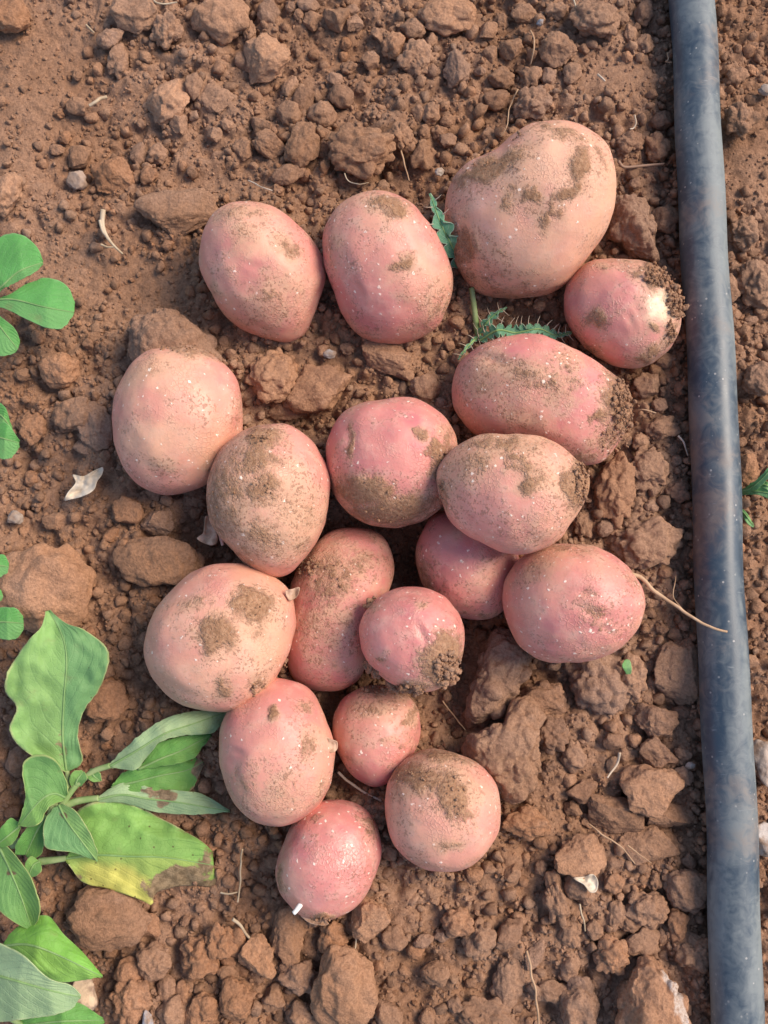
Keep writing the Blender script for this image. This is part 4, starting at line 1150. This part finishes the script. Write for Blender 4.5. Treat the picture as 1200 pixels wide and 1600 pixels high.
def leaf(parent, mat, left, mid, right, z, name='leaf', cup=0.0, droop=0.0, ripple=0.0, stains=(), yellows=(), seed=0, rib=True, nu=44, nv=22):
    """left / mid / right: px polylines from base to tip; z: heights (mm) along the midrib; cup: edge height (mm)"""
    Lp, Mp, Rp = (open_spline(q, nu) for q in (left, mid, right))
    zz = np.interp(np.linspace(0, 1, nu), np.linspace(0, 1, len(z)), z)
    v = np.linspace(-1, 1, 2 * nv + 1)
    cupv = cup if isinstance(cup, (tuple, list)) else (cup, cup)
    GX = np.zeros((nu, len(v))); GY = GX.copy(); GZ = GX.copy()
    for j, w in enumerate(v):
        E = Lp if w < 0 else Rp
        a = abs(w)
        q = Mp * (1 - a) + E * a
        GX[:, j], GY[:, j] = q[:, 0], q[:, 1]
        width = np.linalg.norm(E - Mp, axis=1) * PX * 1000
        GZ[:, j] = zz + (cupv[0] if w < 0 else cupv[1]) * a ** 1.6 * np.clip(width / 8, 0.1, 1.6) 
    U_, V_ = np.meshgrid(np.linspace(0, 1, nu), v, indexing='ij')
    rp = fbm(np.stack([GX / 34, GY / 34, np.full_like(GX, seed * 5.1)], -1), 2)
    GZ += 1.3 * ripple * rp * (0.25 + np.abs(V_))
    # puckered between the side veins
    GZ += (0.10 + 0.12 * rp) * np.sin((U_ * 7 - np.abs(V_) ** 1.25 * 3.8) * 2 * math.pi) * np.clip(np.abs(V_) * 2, 0, 1) * np.clip((1 - np.abs(V_)) * 4, 0, 1) * (1 if ripple else 0.3)
    edge = fbm(np.stack([GX / 9, GY / 9, np.full_like(GX, seed * 2.1)], -1), 2)
    GX = GX + edge * 1.3 * np.abs(V_) ** 4; GY = GY + edge.T[:1, :1] * 0 + edge * 1.1 * np.abs(V_) ** 4
    W = at(GX.ravel(), GY.ravel(), GZ.ravel() * 0.001)
    n2 = len(v)
    i = np.arange(nu * n2).reshape(nu, n2)
    F = np.stack([i[:-1, :-1].ravel(), i[1:, :-1].ravel(), i[1:, 1:].ravel(), i[:-1, 1:].ravel()], 1)
    a_, b_, c_ = W[F[:, 0]], W[F[:, 1]], W[F[:, 3]]
    if np.cross(b_ - a_, c_ - a_)[:, 2].sum() < 0:
        F = F[:, ::-1].copy()
    P = np.array(parent.location)
    me = mesh_from(name, W - P, F)
    ul = me.uv_layers.new(name='UVMap')
    lv = np.zeros(len(me.loops), np.int32); me.loops.foreach_get('vertex_index', lv)
    uvs = np.stack([U_.ravel(), (V_.ravel() + 1) / 2], 1)[lv].astype(np.float32)
    ul.data.foreach_set('uv', uvs.ravel())
    gx, gy = GX.ravel(), GY.ravel()
    float_attr(me, 'stain', blob_field(gx, gy, stains, seed, 10) if stains else np.zeros(len(gx)))
    float_attr(me, 'yellow', blob_field(gx, gy, yellows, seed + 3, 8) if yellows else np.zeros(len(gx)))
    o = link(name, me, mat, parent=parent)
    so = o.modifiers.new('thickness', 'SOLIDIFY'); so.thickness = 0.00035; so.offset = -1
    if rib:
        path = W.reshape(nu, n2, 3)[:, nv] + np.array([0, 0, 0.00005])
        V, Fr = tube(path, np.linspace(0.00050, 0.00012, nu), 8)
        link('midrib', mesh_from('midrib', V - P, Fr), RIB, parent=o)
    return o

def strand(parent, name, pts, mat, r0, r1, base=None, lift=0.0, seg=8, n=40, wob=0.0):
    """thin stalk, root or straw; pts are (px, py, mm above the soil sheet's zero) or, with z None, laid on the soil"""
    Q = []
    for x, y, z in pts:
        Q.append(on_soil(x, y, 0.0015 + lift) if z is None else at(x, y, z * 0.001))
    Q = open_spline(Q, n)
    if wob:
        Q = Q + wob * np.stack([perlin(Q * 180 + 3), perlin(Q * 180 + 30), perlin(Q * 180 + 60) * 0.5], 1)
    P = np.array(base if base is not None else (parent.location if parent else Q[0]))
    V, F = tube(Q, np.linspace(r0, r1, n), seg)
    me = mesh_from(name, V - P, F)
    return link(name, me, mat, parent=parent, loc=None if parent else P)

# potato plant with the upright leaf, the folded ones and the yellowing one
pl = empty('potato_plant', on_soil(60, 1300))
tag(pl, 'potato plant with one broad upright leaf and a yellowing browned leaf beside the heap', 'plant')
leaf(pl, LY, [(108,1338),(112,1300),(122,1265),(165,1250),(210,1258),(262,1284),(312,1312),(332,1330)], [(100,1342),(150,1336),(200,1338),(260,1340),(334,1352)], [(108,1350),(128,1378),(165,1388),(215,1404),(238,1414),(244,1395),(290,1384),(334,1386),(337,1375)],
     [13, 14, 13, 10, 5], cup=(-1.5, -2.5), ripple=2.0, seed=4, stains=[(275,1376,42,15,-6,1.0),(318,1350,14,22,0,.7),(248,1392,14,18,0,1.0),(285,1296,14,6,20,.5),(118,1372,10,8,0,.6),(325,1378,14,8,0,.9)], yellows=[(190,1378,52,26,15,.9),(228,1398,22,16,0,1.1),(280,1330,40,16,10,.30),(150,1368,26,14,0,.4)])
leaf(pl, LP, [(152,1246),(172,1232),(200,1222),(245,1232),(290,1236),(320,1242),(358,1266)], [(150,1250),(190,1242),(230,1248),(280,1254),(359,1268)], [(152,1254),(185,1254),(212,1260),(250,1270),(300,1273),(335,1271),(359,1269)],
     [13, 13, 12, 11, 9], cup=(-2.5, -2.5), ripple=1.2, seed=5, stains=[(245,1240,26,9,10,.8),(262,1252,10,12,0,.8),(330,1262,12,6,0,.4),(205,1232,10,6,0,.5)], yellows=[(300,1255,40,10,0,.25)])
leaf(pl, LD, [(176,1226),(195,1206),(235,1198),(270,1190),(312,1184)], [(174,1230),(210,1222),(250,1212),(290,1204),(318,1190)], [(176,1236),(215,1242),(250,1240),(298,1236),(310,1212),(320,1194)],
     [11, 12, 11, 9, 7], cup=(1, -1), ripple=1.5, seed=6, stains=[(312,1200,9,14,20,.9),(300,1232,8,6,0,.7)])
leaf(pl, LD, [(216,1202),(235,1172),(255,1158),(300,1148),(330,1146)], [(216,1202),(250,1186),(285,1172),(330,1148)], [(220,1202),(262,1196),(300,1186),(318,1166),(330,1150)],
     [13, 14, 12, 8], cup=(-1, -1), ripple=1.2, seed=7)
leaf(pl, LP, [(168,1196),(205,1160),(248,1128),(295,1112),(358,1108)], [(170,1198),(215,1172),(258,1146),(305,1130),(360,1110)], [(176,1200),(212,1203),(226,1188),(250,1160),(285,1150),(330,1146),(350,1128),(360,1112)],
     [16, 19, 20, 16, 10], cup=(-1.5, -2.5), ripple=1.4, seed=8)
leaf(pl, LB, [(104,1206),(70,1192),(32,1168),(15,1140),(26,1106),(8,1080),(14,1046),(45,1000),(64,980),(72,955)], [(104,1206),(98,1150),(100,1090),(104,1030),(96,990),(76,954)], [(106,1206),(128,1192),(122,1152),(130,1112),(158,1072),(170,1020),(135,986),(104,974),(78,954)],
     [14, 18, 22, 25, 26, 25], cup=(2.5, -1.5), ripple=2.2, seed=9, stains=[(96,1168,4,40,0,.55)])
leaf(pl, LG, [(100,1250),(76,1262),(62,1286),(44,1292),(28,1290)], [(102,1246),(84,1240),(62,1252),(30,1290)], [(106,1240),(102,1216),(86,1188),(60,1180),(36,1194),(40,1240),(34,1272),(28,1288)],
     [15, 19, 20, 17], cup=(2, 2), ripple=1.0, seed=10)
leaf(pl, LB, [(98,1256),(118,1268),(138,1298),(152,1330),(152,1346)], [(92,1258),(104,1282),(126,1312),(152,1346)], [(84,1262),(70,1282),(68,1310),(74,1326),(112,1332),(152,1346)],
     [17, 21, 22, 19], cup=(3, 1), ripple=1.0, seed=11, stains=[(98,1276,7,6,0,.9)])
leaf(pl, LG, [(112,1232),(108,1218),(114,1206),(128,1204)], [(118,1232),(120,1220),(130,1206)], [(126,1228),(136,1218),(132,1206)], [14, 16, 16], cup=(2, 1), seed=12, nu=20, nv=8)
leaf(pl, LG, [(140,1202),(136,1214),(146,1222),(156,1220)], [(142,1202),(146,1212),(156,1220)], [(144,1200),(156,1208),(158,1220)], [14, 16, 15], cup=(2, 1), seed=13, nu=20, nv=8)
leaf(pl, LD, [(70,1272),(44,1292),(26,1318),(24,1336)], [(72,1274),(56,1302),(40,1336)], [(74,1276),(70,1318),(58,1340),(42,1340)], [14, 14, 12], cup=(1, 1), ripple=.8, seed=14)
leaf(pl, LG, [(60,1344),(48,1338),(40,1350),(40,1364)], [(62,1346),(52,1352),(44,1370)], [(64,1348),(64,1362),(48,1372)], [14, 15, 14], cup=(1, 1), seed=15, nu=20, nv=8)
leaf(pl, LD, [(30,1286),(16,1278),(4,1290),(-14,1318)], [(32,1290),(20,1300),(-12,1326)], [(32,1294),(24,1314),(4,1326),(-12,1332)], [13, 14, 12], cup=(1, 1), seed=16, nu=24, nv=10)
leaf(pl, LG, [(10,1322),(28,1342),(50,1376),(62,1424),(50,1452)], [(0,1326),(16,1360),(34,1404),(50,1452)], [(-20,1340),(-16,1400),(0,1424),(24,1442),(48,1454)], [20, 28, 30, 26], cup=(5, 1), ripple=.8, seed=17, stains=[(16,1364,6,6,0,.8)])
strand(pl, 'stem', [(20,1320,4),(55,1305,10),(80,1282,13),(98,1256,14),(120,1226,14),(148,1206,14)], STALK, .0017, .0011)
strand(pl, 'petiole', [(90,1264,13),(120,1252,13),(154,1247,13)], STALK, .0016, .0012)
strand(pl, 'petiole', [(120,1226,14),(145,1206,15),(172,1196,16)], STALK, .0012, .0011)
strand(pl, 'petiole', [(62,1346,12),(82,1344,13),(104,1341,13)], STALK, .0015, .0011)
strand(pl, 'petiole', [(94,1262,13),(84,1256,14),(76,1274,14)], STALK, .0010, .0008)
strand(pl, 'petiole', [(98,1256,14),(106,1228,13),(105,1204,14)], STALK, .0011, .0009)

pl2 = empty('potato_plant', on_soil(20, 1560))
tag(pl2, 'second potato plant with grey green leaves in the lower left corner', 'plant')
leaf(pl2, LBR, [(6,1474),(18,1456),(40,1440),(74,1430),(100,1460),(128,1486),(160,1524)], [(4,1478),(44,1476),(90,1492),(160,1526)], [(8,1482),(40,1512),(76,1532),(112,1534),(160,1526)], [26, 32, 30, 24], cup=(-4, -2), ripple=1.4, seed=20)
leaf(pl2, LP, [(-10,1470),(34,1492),(74,1528),(110,1540),(126,1556)], [(-20,1520),(30,1534),(80,1548),(126,1558)], [(-20,1600),(30,1594),(74,1588),(108,1578),(126,1560)], [40, 46, 46, 42], cup=(3, -1), ripple=.8, seed=21)
leaf(pl2, LD, [(30,1590),(80,1574),(120,1566),(160,1590)], [(30,1604),(90,1596),(162,1594)], [(30,1640),(90,1640),(140,1620),(164,1598)], [22, 26, 22], cup=(-2, -2), ripple=1, seed=22)
strand(pl2, 'stem', [(-30,1560,2),(-20,1540,20),(-18,1520,40)], STALK, .002, .0014)
strand(pl2, 'petiole', [(-20,1530,28),(-8,1500,28),(6,1477,26)], STALK, .0013, .001)
strand(pl2, 'petiole', [(-20,1540,22),(4,1580,22),(34,1602,22)], STALK, .0013, .001)

# seedlings with smooth oval leaflets along the left edge
def leaflets(root_px, label, specs, stems):
    r = empty('seedling', on_soil(*root_px))
    tag(r, label, 'plant', 'seedlings with oval leaflets along the left edge')
    for i, (a, b, c, z, cup) in enumerate(specs):
        leaf(r, LN, a, b, c, z, name='leaflet', cup=cup, seed=30 + i + int(root_px[1]), ripple=.3)
    for s in stems:
        strand(r, 'stem', s, STALK, .001, .0008)
leaflets((-30, 470), 'green seedling with three large oval leaflets at the upper left edge', [
    ([(-22,462),(-26,410),(0,370),(32,366),(58,386),(67,408)], [(-20,466),(0,450),(30,424),(67,410)], [(-18,468),(0,454),(30,438),(56,424),(67,412)], [24, 28, 29, 27], (-1, -1)),
    ([(-20,468),(10,462),(45,442),(76,434),(104,446),(117,472)], [(-20,470),(20,468),(70,480),(116,488)], [(-20,474),(12,484),(40,498),(74,512),(100,511),(115,490)], [24, 26, 27, 24], (-1.5, 1)),
    ([(-20,476),(0,494),(22,512),(32,532)], [(-20,480),(0,510),(28,546)], [(-22,486),(-18,530),(0,556),(24,550)], [24, 24, 21], (-.5, -.5))],
    [[(-34,520,3),(-30,490,14),(-20,470,24)]])
leaflets((-30, 680), 'small seedling with a round dark leaflet at the left edge, level with the pale potato', [
    ([(-14,672),(0,660),(14,664),(30,688)], [(-16,682),(0,684),(30,692)], [(-14,692),(0,716),(20,714),(30,698)], [18, 20, 18], (-.5, -.5)),
    ([(-14,640),(-4,628),(10,640),(18,668)], [(-14,648),(0,648),(19,670)], [(-14,656),(4,664),(18,672)], [16, 18, 16], (-.5, -.5))],
    [[(-34,690,3),(-26,680,10),(-15,682,18)], [(-28,680,8),(-24,655,12),(-14,648,16)]])
leaflets((-30, 960), 'low seedling with a blunt leaflet at the left edge above the upright leaf', [
    ([(-16,958),(0,950),(24,950),(36,962)], [(-16,972),(10,972),(37,974)], [(-16,986),(0,998),(26,998),(37,984)], [20, 22, 20], (-.5, -.5)),
    ([(-18,884),(-6,868),(8,868),(13,880)], [(-18,890),(0,884),(14,886)], [(-18,896),(0,902),(12,894)], [18, 20, 19], (-.5, -.5)),
    ([(-18,926),(-8,918),(2,922)], [(-18,930),(-6,930),(5,932)], [(-18,936),(-6,942),(3,938)], [18, 19, 18], (-.5, -.5))],
    [[(-34,940,2),(-28,950,12),(-16,972,20)], [(-30,935,8),(-28,905,14),(-18,890,18)], [(-30,938,8),(-26,932,14),(-18,930,18)]])

# thistle among the upper potatoes: lobed leaves with pale spines
def spiny_leaf(parent, mid, z, width, lobes, seed, tip_w=0.2):
    n = 150
    M = open_spline(mid, n)
    T = np.gradient(M, axis=0); T /= np.linalg.norm(T, axis=1)[:, None]
    N = np.stack([-T[:, 1], T[:, 0]], 1)
    u = np.linspace(0, 1, n)
    env = width * (np.sin(np.clip(u * 0.93 + 0.05, 0, 1) * math.pi) ** 0.6 * (1 - u * (1 - tip_w)))
    env = env * (1 + 0.5 * perlin(np.stack([u * 7 + seed, u * 0 + 3.3, u * 0], -1)))
    saw = 0.10 + 0.90 * np.abs(np.sin(u * math.pi * lobes)) ** 0.7
    saw2 = 0.10 + 0.90 * np.abs(np.sin(u * math.pi * lobes + 1.1)) ** 0.7
    L = M + N * (env * saw)[:, None]; R = M - N * (env * saw2)[:, None]
    o = leaf(parent, LT, L[::2], mid, R[::2], z, cup=(1.2, 1.2), seed=seed, nu=n, nv=7)
    P = np.array(parent.location)
    zz = np.interp(u, np.linspace(0, 1, len(z)), z)
    Vs, Fs, off = [], [], 0
    for k in range(lobes):
        for E, s in ((L, 0.5), (R, 0.5 - 1.1 / math.pi)):
            t = (k + s) / lobes
            i = int(np.clip(t * (n - 1), 1, n - 2))
            a = E[i]; d = (a - M[i]); d /= np.linalg.norm(d) + 1e-6
            q = [at(*(a - d * 2), (zz[i] + 1) * .001), at(*(a + d * 5 + T[i] * 2), (zz[i] + 2.0) * .001), at(*(a + d * 11 + T[i] * 5), (zz[i] + 2.6) * .001)]
            V, F = tube(open_spline(q, 5), np.linspace(.00022, .00004, 5), 5)
            Vs.append(V - P); Fs.append(F + off); off += len(V)
    s = link('spines', mesh_from('spines', np.concatenate(Vs), np.concatenate(Fs)), WHITE_ROOT, parent=o)
    s['kind'] = 'stuff'
    return o
th = empty('thistle', on_soil(745, 530))
tag(th, 'young thistle with spiny bluish green leaves squeezed between the upper potatoes', 'plant')
spiny_leaf(th, [(722,415),(704,380),(688,348),(672,302)], [12, 25, 30, 30], 27, 5, 51)
spiny_leaf(th, [(750,532),(778,516),(806,520),(842,514),(868,524),(894,519)], [7, 13, 12, 14, 11, 10], 17, 13, 52, .5)
spiny_leaf(th, [(748,520),(764,500),(778,488),(792,480)], [5, 9, 11, 12], 12, 4, 53)
spiny_leaf(th, [(748,526),(736,536),(724,550),(716,562)], [5, 8, 9, 9], 6, 3, 54)
strand(th, 'stem', [(748,528,2),(744,505,6),(741,480,8),(737,450,9)], STALK, .0014, .0011)
for o_ in [c for c in th.children if c.name.startswith('stem')]:
    o_.data.materials[0] = LT if False else STALK

# feathery weed poking out from under the far side of the pipe
wd = empty('weed', on_soil(1162, 770))
tag(wd, 'small feathery green weed coming out from under the far side of the pipe', 'plant')
leaf(wd, LW, [(1156,766),(1172,756),(1190,742),(1212,716)], [(1156,768),(1176,760),(1196,742),(1214,718)], [(1158,770),(1180,766),(1202,746),(1216,720)], [4, 12, 17, 20], cup=(.5, .5), seed=60, nu=24, nv=6)
leaf(wd, LW, [(1158,767),(1182,762),(1206,764),(1226,770)], [(1158,770),(1184,768),(1206,772),(1228,776)], [(1158,773),(1184,773),(1204,780),(1228,782)], [4, 10, 13, 13], cup=(.5, .5), seed=61, nu=24, nv=6)
leaf(wd, LW, [(1186,752),(1196,752),(1212,762)], [(1184,756),(1196,758),(1212,766)], [(1184,760),(1196,764),(1210,770)], [10, 13, 13], cup=(.5, .5), seed=62, nu=16, nv=5)
leaf(wd, LW, [(1157,794),(1164,798),(1172,810),(1178,822)], [(1156,796),(1164,804),(1178,823)], [(1157,800),(1162,810),(1170,820),(1177,824)], [4, 8, 8], cup=(.4, .4), seed=63, nu=16, nv=5)
lf = empty('fallen_leaf', on_soil(979, 1042))
tag(lf, 'tiny fresh green leaf tip sticking out of the soil under the broad potato', 'leaf')
leaf(lf, LW, [(974,1032),(972,1040),(980,1056)], [(979,1030),(979,1042),(984,1057)], [(984,1031),(987,1042),(985,1057)], [9, 10, 7], cup=(.3, .3), seed=64, nu=14, nv=5, rib=False)

# ------------------------------------------------------------------ parts of potatoes: roots, sprout, torn skin
def peel_material():
    t = NT('torn_skin')
    p = t.pos()
    c = t.mix(t.step(t.noise(p, 260, 3), 0.4, 0.6), (0.36, 0.22, 0.14), (0.55, 0.36, 0.25))
    return t.done(t.principled(c, 0.8, 0.2, t.bump(t.noise(p, 600, 3), 0.6, 0.0005)))
PEEL = peel_material()
def flake(parent, outline, z, name='torn_skin', mat=PEEL, curl=1.5, seed=0, n=14):
    """thin curled scrap with a torn outline (px)"""
    q = closed_spline(outline)
    c = q.mean(0)
    rings = np.linspace(0, 1, n)
    m = len(q)
    V = []
    for r in rings:
        g = c + (q - c) * r
        zz = z + curl * fbm(np.stack([g[:, 0] / 18, g[:, 1] / 18, np.full(m, seed * 3.3)], -1), 2) + curl * 0.5 * r * r
        V.append(at(g[:, 0], g[:, 1], zz * 0.001))
    V = np.concatenate(V)
    F = []
    for k in range(n - 1):
        i = np.arange(m); j = (i + 1) % m
        F.append(np.stack([k * m + i, (k + 1) * m + i, (k + 1) * m + j, k * m + j], 1))
    F = np.concatenate(F)
    P = np.array(parent.location) if parent else V.mean(0)
    me = mesh_from(name, V - P, F)
    o = link(name, me, mat, parent=parent, loc=None if parent else P)
    so = o.modifiers.new('thickness', 'SOLIDIFY'); so.thickness = 0.0003; so.offset = 0
    return o

p11 = POT_OBJ[10][0]
strand(p11, 'root', [(985, 896, 30), (1003, 905, 27), (1030, 928, 25), (1060, 950, 24), (1088, 970, 25), (1112, 980, 25.5), (1135, 988, 25)], ROOT, .0009, .00045, n=60, wob=.0004)
strand(p11, 'root', [(1070, 957, 24.4), (1058, 942, 21), (1052, 925, 18), (1056, 900, 12)], ROOT, .00022, .00012, wob=.0004)
p18 = POT_OBJ[17][0]
h_, n_ = hit_potato(17, 470, 1414)
d_ = at(461, 1422, h_[2]) - h_
strand_pts = [h_ - n_ * .001, h_ + n_ * .0012 + d_ * .5, h_ + n_ * .0016 + d_ * .9]
Vt, Ft = tube(open_spline(strand_pts, 12), np.linspace(.0010, .0008, 12), 12)
SPROUT = stalk_material('sprout_white', (0.74, 0.68, 0.62), (0.82, 0.78, 0.74))
link('sprout', mesh_from('sprout', Vt - np.array(p18.location), Ft), SPROUT, parent=p18)
flake(POT_OBJ[14][0], [(508,1152),(520,1156),(527,1160),(526,1172),(516,1176),(510,1168)], 26, seed=1)
flake(POT_OBJ[12][0], [(446,924),(458,920),(468,918),(464,932),(452,938)], 27, seed=2)
flake(POT_OBJ[6][0], [(322,806),(334,822),(340,844),(330,852),(308,842),(318,832)], 16, seed=3)
strand(POT_OBJ[6][0], 'root', [(342, 820, 17), (344, 836, 16), (348, 852, 15)], stalk_material('pink_sprout', (0.62, 0.33, 0.27), (0.72, 0.45, 0.36)), .0011, .0006)
flake(POT_OBJ[17][0], [(470,1430),(490,1436),(512,1441),(508,1446),(484,1442)], 9, seed=5)
strand(POT_OBJ[15][0], 'rootlet', [(528, 1206, 4), (545, 1222, 4), (570, 1238, 5), (598, 1252, 6)], WHITE_ROOT, .0006, .0004, wob=.0004)

# ------------------------------------------------------------------ small loose things on the soil
DRY = stalk_material('dry_petal', (0.50, 0.40, 0.29), (0.66, 0.57, 0.45))
g0 = on_soil(132, 757)[2] * 1000
o = flake(None, [(101,782),(106,770),(118,754),(114,742),(130,744),(142,738),(160,730),(160,740),(152,752),(146,766),(128,776),(112,780)], g0 + 7, 'dry_leaf', DRY, 2.5, 9)
tag(o, 'torn cream coloured dry leaf scrap below the seedlings, left of the pale potato', 'leaf scrap')
g0 = on_soil(920, 1380)[2] * 1000
o = flake(None, [(896,1372),(912,1370),(926,1366),(934,1376),(932,1392),(922,1394),(912,1382)], g0 + 7, 'dry_leaf', DRY, 2.5, 12)
tag(o, 'small cream dry leaf scrap on the clods at lower right', 'leaf scrap')
t_ = empty('straw', on_soil(165, 360))
tag(t_, 'split piece of pale straw lying at upper left above the seedling', 'straw')
strand(t_, 'stalk', [(161, 328, 12), (160, 350, 11), (166, 368, 10), (178, 384, 8), (192, 397, 7)], STRAW, .0012, .0004)
strand(t_, 'blade', [(156, 344, 12), (160, 360, 11), (167, 370, 10)], STRAW, .0007, .0005)
strand(t_, 'blade', [(158, 382, 8), (168, 386, 8), (178, 386, 8)], STRAW, .0005, .0003)

def loose(name, label, cat, pts, mat, r0, r1, lift=.002, wob=.0005, group=None):
    o = strand(None, name, [(x, y, None) for x, y in pts], mat, r0 * .62, r1 * .58, lift=lift, wob=wob)
    tag(o, label, cat, group)
RG = 'bits of root and straw on the soil'
loose('twig', 'short brown twig lying between the largest potato and the pipe', 'twig', [(966, 252), (976, 261), (1005, 259), (1038, 256)], TWIG, .0011, .0009, .004, 0, RG)
loose('rootlet', 'curly pale rootlet just above the oval potato', 'rootlet', [(625, 222), (628, 240), (634, 262), (640, 282)], ROOT, .0007, .0005, .004, group=RG)
loose('rootlet', 'upright pale rootlet near the top, above the largest potato', 'rootlet', [(828, 46), (834, 60), (834, 78), (828, 100)], ROOT, .0007, .0005, .004, group=RG)
loose('rootlet', 'fine rootlet curving down to the top of the largest potato', 'rootlet', [(808, 140), (796, 170), (792, 195), (782, 214)], ROOT, .0005, .0003, .004, group=RG)
loose('straw', 'thin straw standing at the very top edge right of centre', 'straw', [(894, -6), (900, 10), (908, 24)], STRAW, .0006, .0005, .005, group=RG)
loose('rootlet', 'thin rootlet bent against the pipe near the top', 'rootlet', [(1042, 82), (1044, 92), (1040, 96), (1050, 98)], ROOT, .0005, .0004, .004, group=RG)
loose('rootlet', 'hooked rootlet right of the largest potato', 'rootlet', [(992, 180), (994, 192), (990, 200), (984, 202)], WHITE_ROOT, .0007, .0005, .004, group=RG)
loose('straw', 'tiny straw bit above the largest potato towards the pipe', 'straw', [(934, 116), (940, 122), (945, 127)], WHITE_ROOT, .0008, .0007, .005, group=RG)
loose('rootlet', 'white rootlet touching the pipe beside the long crosswise potato', 'rootlet', [(1060, 682), (1068, 690), (1072, 700), (1076, 712)], WHITE_ROOT, .0007, .0005, .005, group=RG)
loose('straw', 'short straw at the earthy end of the long crosswise potato', 'straw', [(990, 643), (1005, 641), (1024, 646)], ROOT, .0005, .0004, .006, group=RG)
loose('rootlet', 'thick white rootlet between the lowest right potato and the pipe', 'rootlet', [(968, 1176), (964, 1192), (956, 1206), (950, 1216)], WHITE_ROOT, .0010, .0006, .004, group=RG)
loose('rootlet', 'long thin rootlet running over clods in the lower right', 'rootlet', [(920, 1286), (945, 1306), (972, 1324), (992, 1350)], ROOT, .0006, .0004, .005, group=RG)
loose('rootlet', 'second fine rootlet over the flat clod in the lower right', 'rootlet', [(980, 1320), (996, 1332), (1018, 1348)], ROOT, .0004, .0003, .006, group=RG)
loose('straw', 'long straw pointing at the bottom edge below the mud banded potato', 'straw', [(824, 1486), (830, 1520), (838, 1560), (842, 1604)], ROOT, .0008, .0007, .004, group=RG)
loose('straw', 'thin straw among clods, right of the mud banded potato near the bottom', 'straw', [(905, 1412), (910, 1432), (915, 1455)], STRAW, .0006, .0005, .004, group=RG)
loose('rootlet', 'pale rootlet hanging below the sprouting potato', 'rootlet', [(551, 1440), (556, 1464), (554, 1488), (541, 1514)], STRAW, .0006, .0004, .005, group=RG)
loose('straw', 'forked straw below the yellowing leaf', 'straw', [(378, 1326), (377, 1350), (375, 1380), (370, 1410)], STRAW, .0006, .0006, .005, group=RG)
loose('straw', 'pale broken straw stub on an angular clod at the bottom left of centre', 'straw', [(364, 1436), (376, 1446), (386, 1460), (392, 1468)], STRAW, .0011, .0008, .006, group=RG)
loose('straw', 'small straw bit lying flat left of the sprouting potato', 'straw', [(346, 1394), (358, 1396), (370, 1394)], STRAW, .0006, .0005, .004, group=RG)
loose('rootlet', 'fine dark rootlet above the blunt potato', 'rootlet', [(388, 282), (400, 288), (414, 294), (426, 298)], WHITE_ROOT, .0005, .0004, .003, group=RG)
loose('rootlet', 'fine rootlets on the crumbly clod above the oval potato', 'rootlet', [(538, 270), (545, 282), (560, 288), (576, 286)], STRAW, .0004, .0003, .012, group=RG)
loose('rootlet', 'thin rootlet in the hollow by the grey slab', 'rootlet', [(692, 1096), (704, 1112), (716, 1128), (726, 1140)], ROOT, .0005, .0004, .004, group=RG)
loose('straw', 'pale straw at the very top edge near the left', 'straw', [(238, -2), (246, 5), (260, 6), (276, 4)], STRAW, .0007, .0005, .008, group=RG)
loose('straw', 'straw stub in the powdery soil at upper left', 'straw', [(141, 166), (150, 160), (156, 154), (166, 151)], STRAW, .0011, .0013, .005, group=RG)
loose('straw', 'tiny pale straw near the top left', 'straw', [(134, 38), (142, 48), (147, 52)], STRAW, .0007, .0006, .005, group=RG)

def pebble(x, y, w, h, label, colr, seed, z=.003):
    V, F = chunk(seed, 3, 5, .6, .08, .04)
    p = on_soil(x, y, 0) + np.array([0, 0, z])
    t = NT('pebble_stone')
    q = t.pos()
    c = t.mix(t.step(t.noise(q, 240, 4), 0.4, 0.65), colr, (0.30, 0.20, 0.14))
    m = t.done(t.principled(c, 0.85, 0.25, t.bump(t.noise(q, 500, 4), 0.7, .0008)))
    o = link('pebble', mesh_from('pebble', V * np.array([w, h, min(w, h) * .8]) * PX / 2, F), m, loc=p)
    tag(o, label, 'pebble', 'pale pebbles in the soil')
pebble(1190, 1308, 44, 50, 'whitish stone half hidden by the pipe near the bottom', (.48, .42, .38), 701, .004)
pebble(1190, 1190, 46, 70, 'rough pinkish white stone beyond the pipe', (.46, .36, .29), 702, .004)
pebble(1192, 148, 26, 20, 'white speckled pebble beyond the pipe near the top', (.34, .27, .22), 703)
pebble(516, 558, 22, 15, 'small whitish pebble below the two upper left potatoes', (.42, .38, .35), 704, .004)
pebble(686, 276, 16, 14, 'small grey white pebble beside the thistle, left of the largest potato', (.42, .36, .31), 705, .004)
pebble(1073, 1194, 15, 11, 'small pale pebble by the pipe, level with the lowest right potato', (.44, .35, .29), 706, .004)
pebble(236, 1590, 18, 36, 'grey splinter of stone at the bottom edge under the leaves', (.34, .36, .40), 707, .005)
pebble(840, 50, 12, 12, 'tiny blue grey pebble near the top, right of centre', (.24, .24, .26), 708, .006)
pebble(124, 290, 34, 30, 'chalky whitish stone in the powdery soil at upper left', (.36, .26, .20), 709, .004)
pebble(30, 810, 26, 22, 'grey ash coloured pebble below the seedlings at the left edge', (.34, .27, .22), 710, .004)
pebble(142, 1545, 44, 60, 'cream crumbly root stump between the corner leaves', (.58, .42, .28), 711, .010)
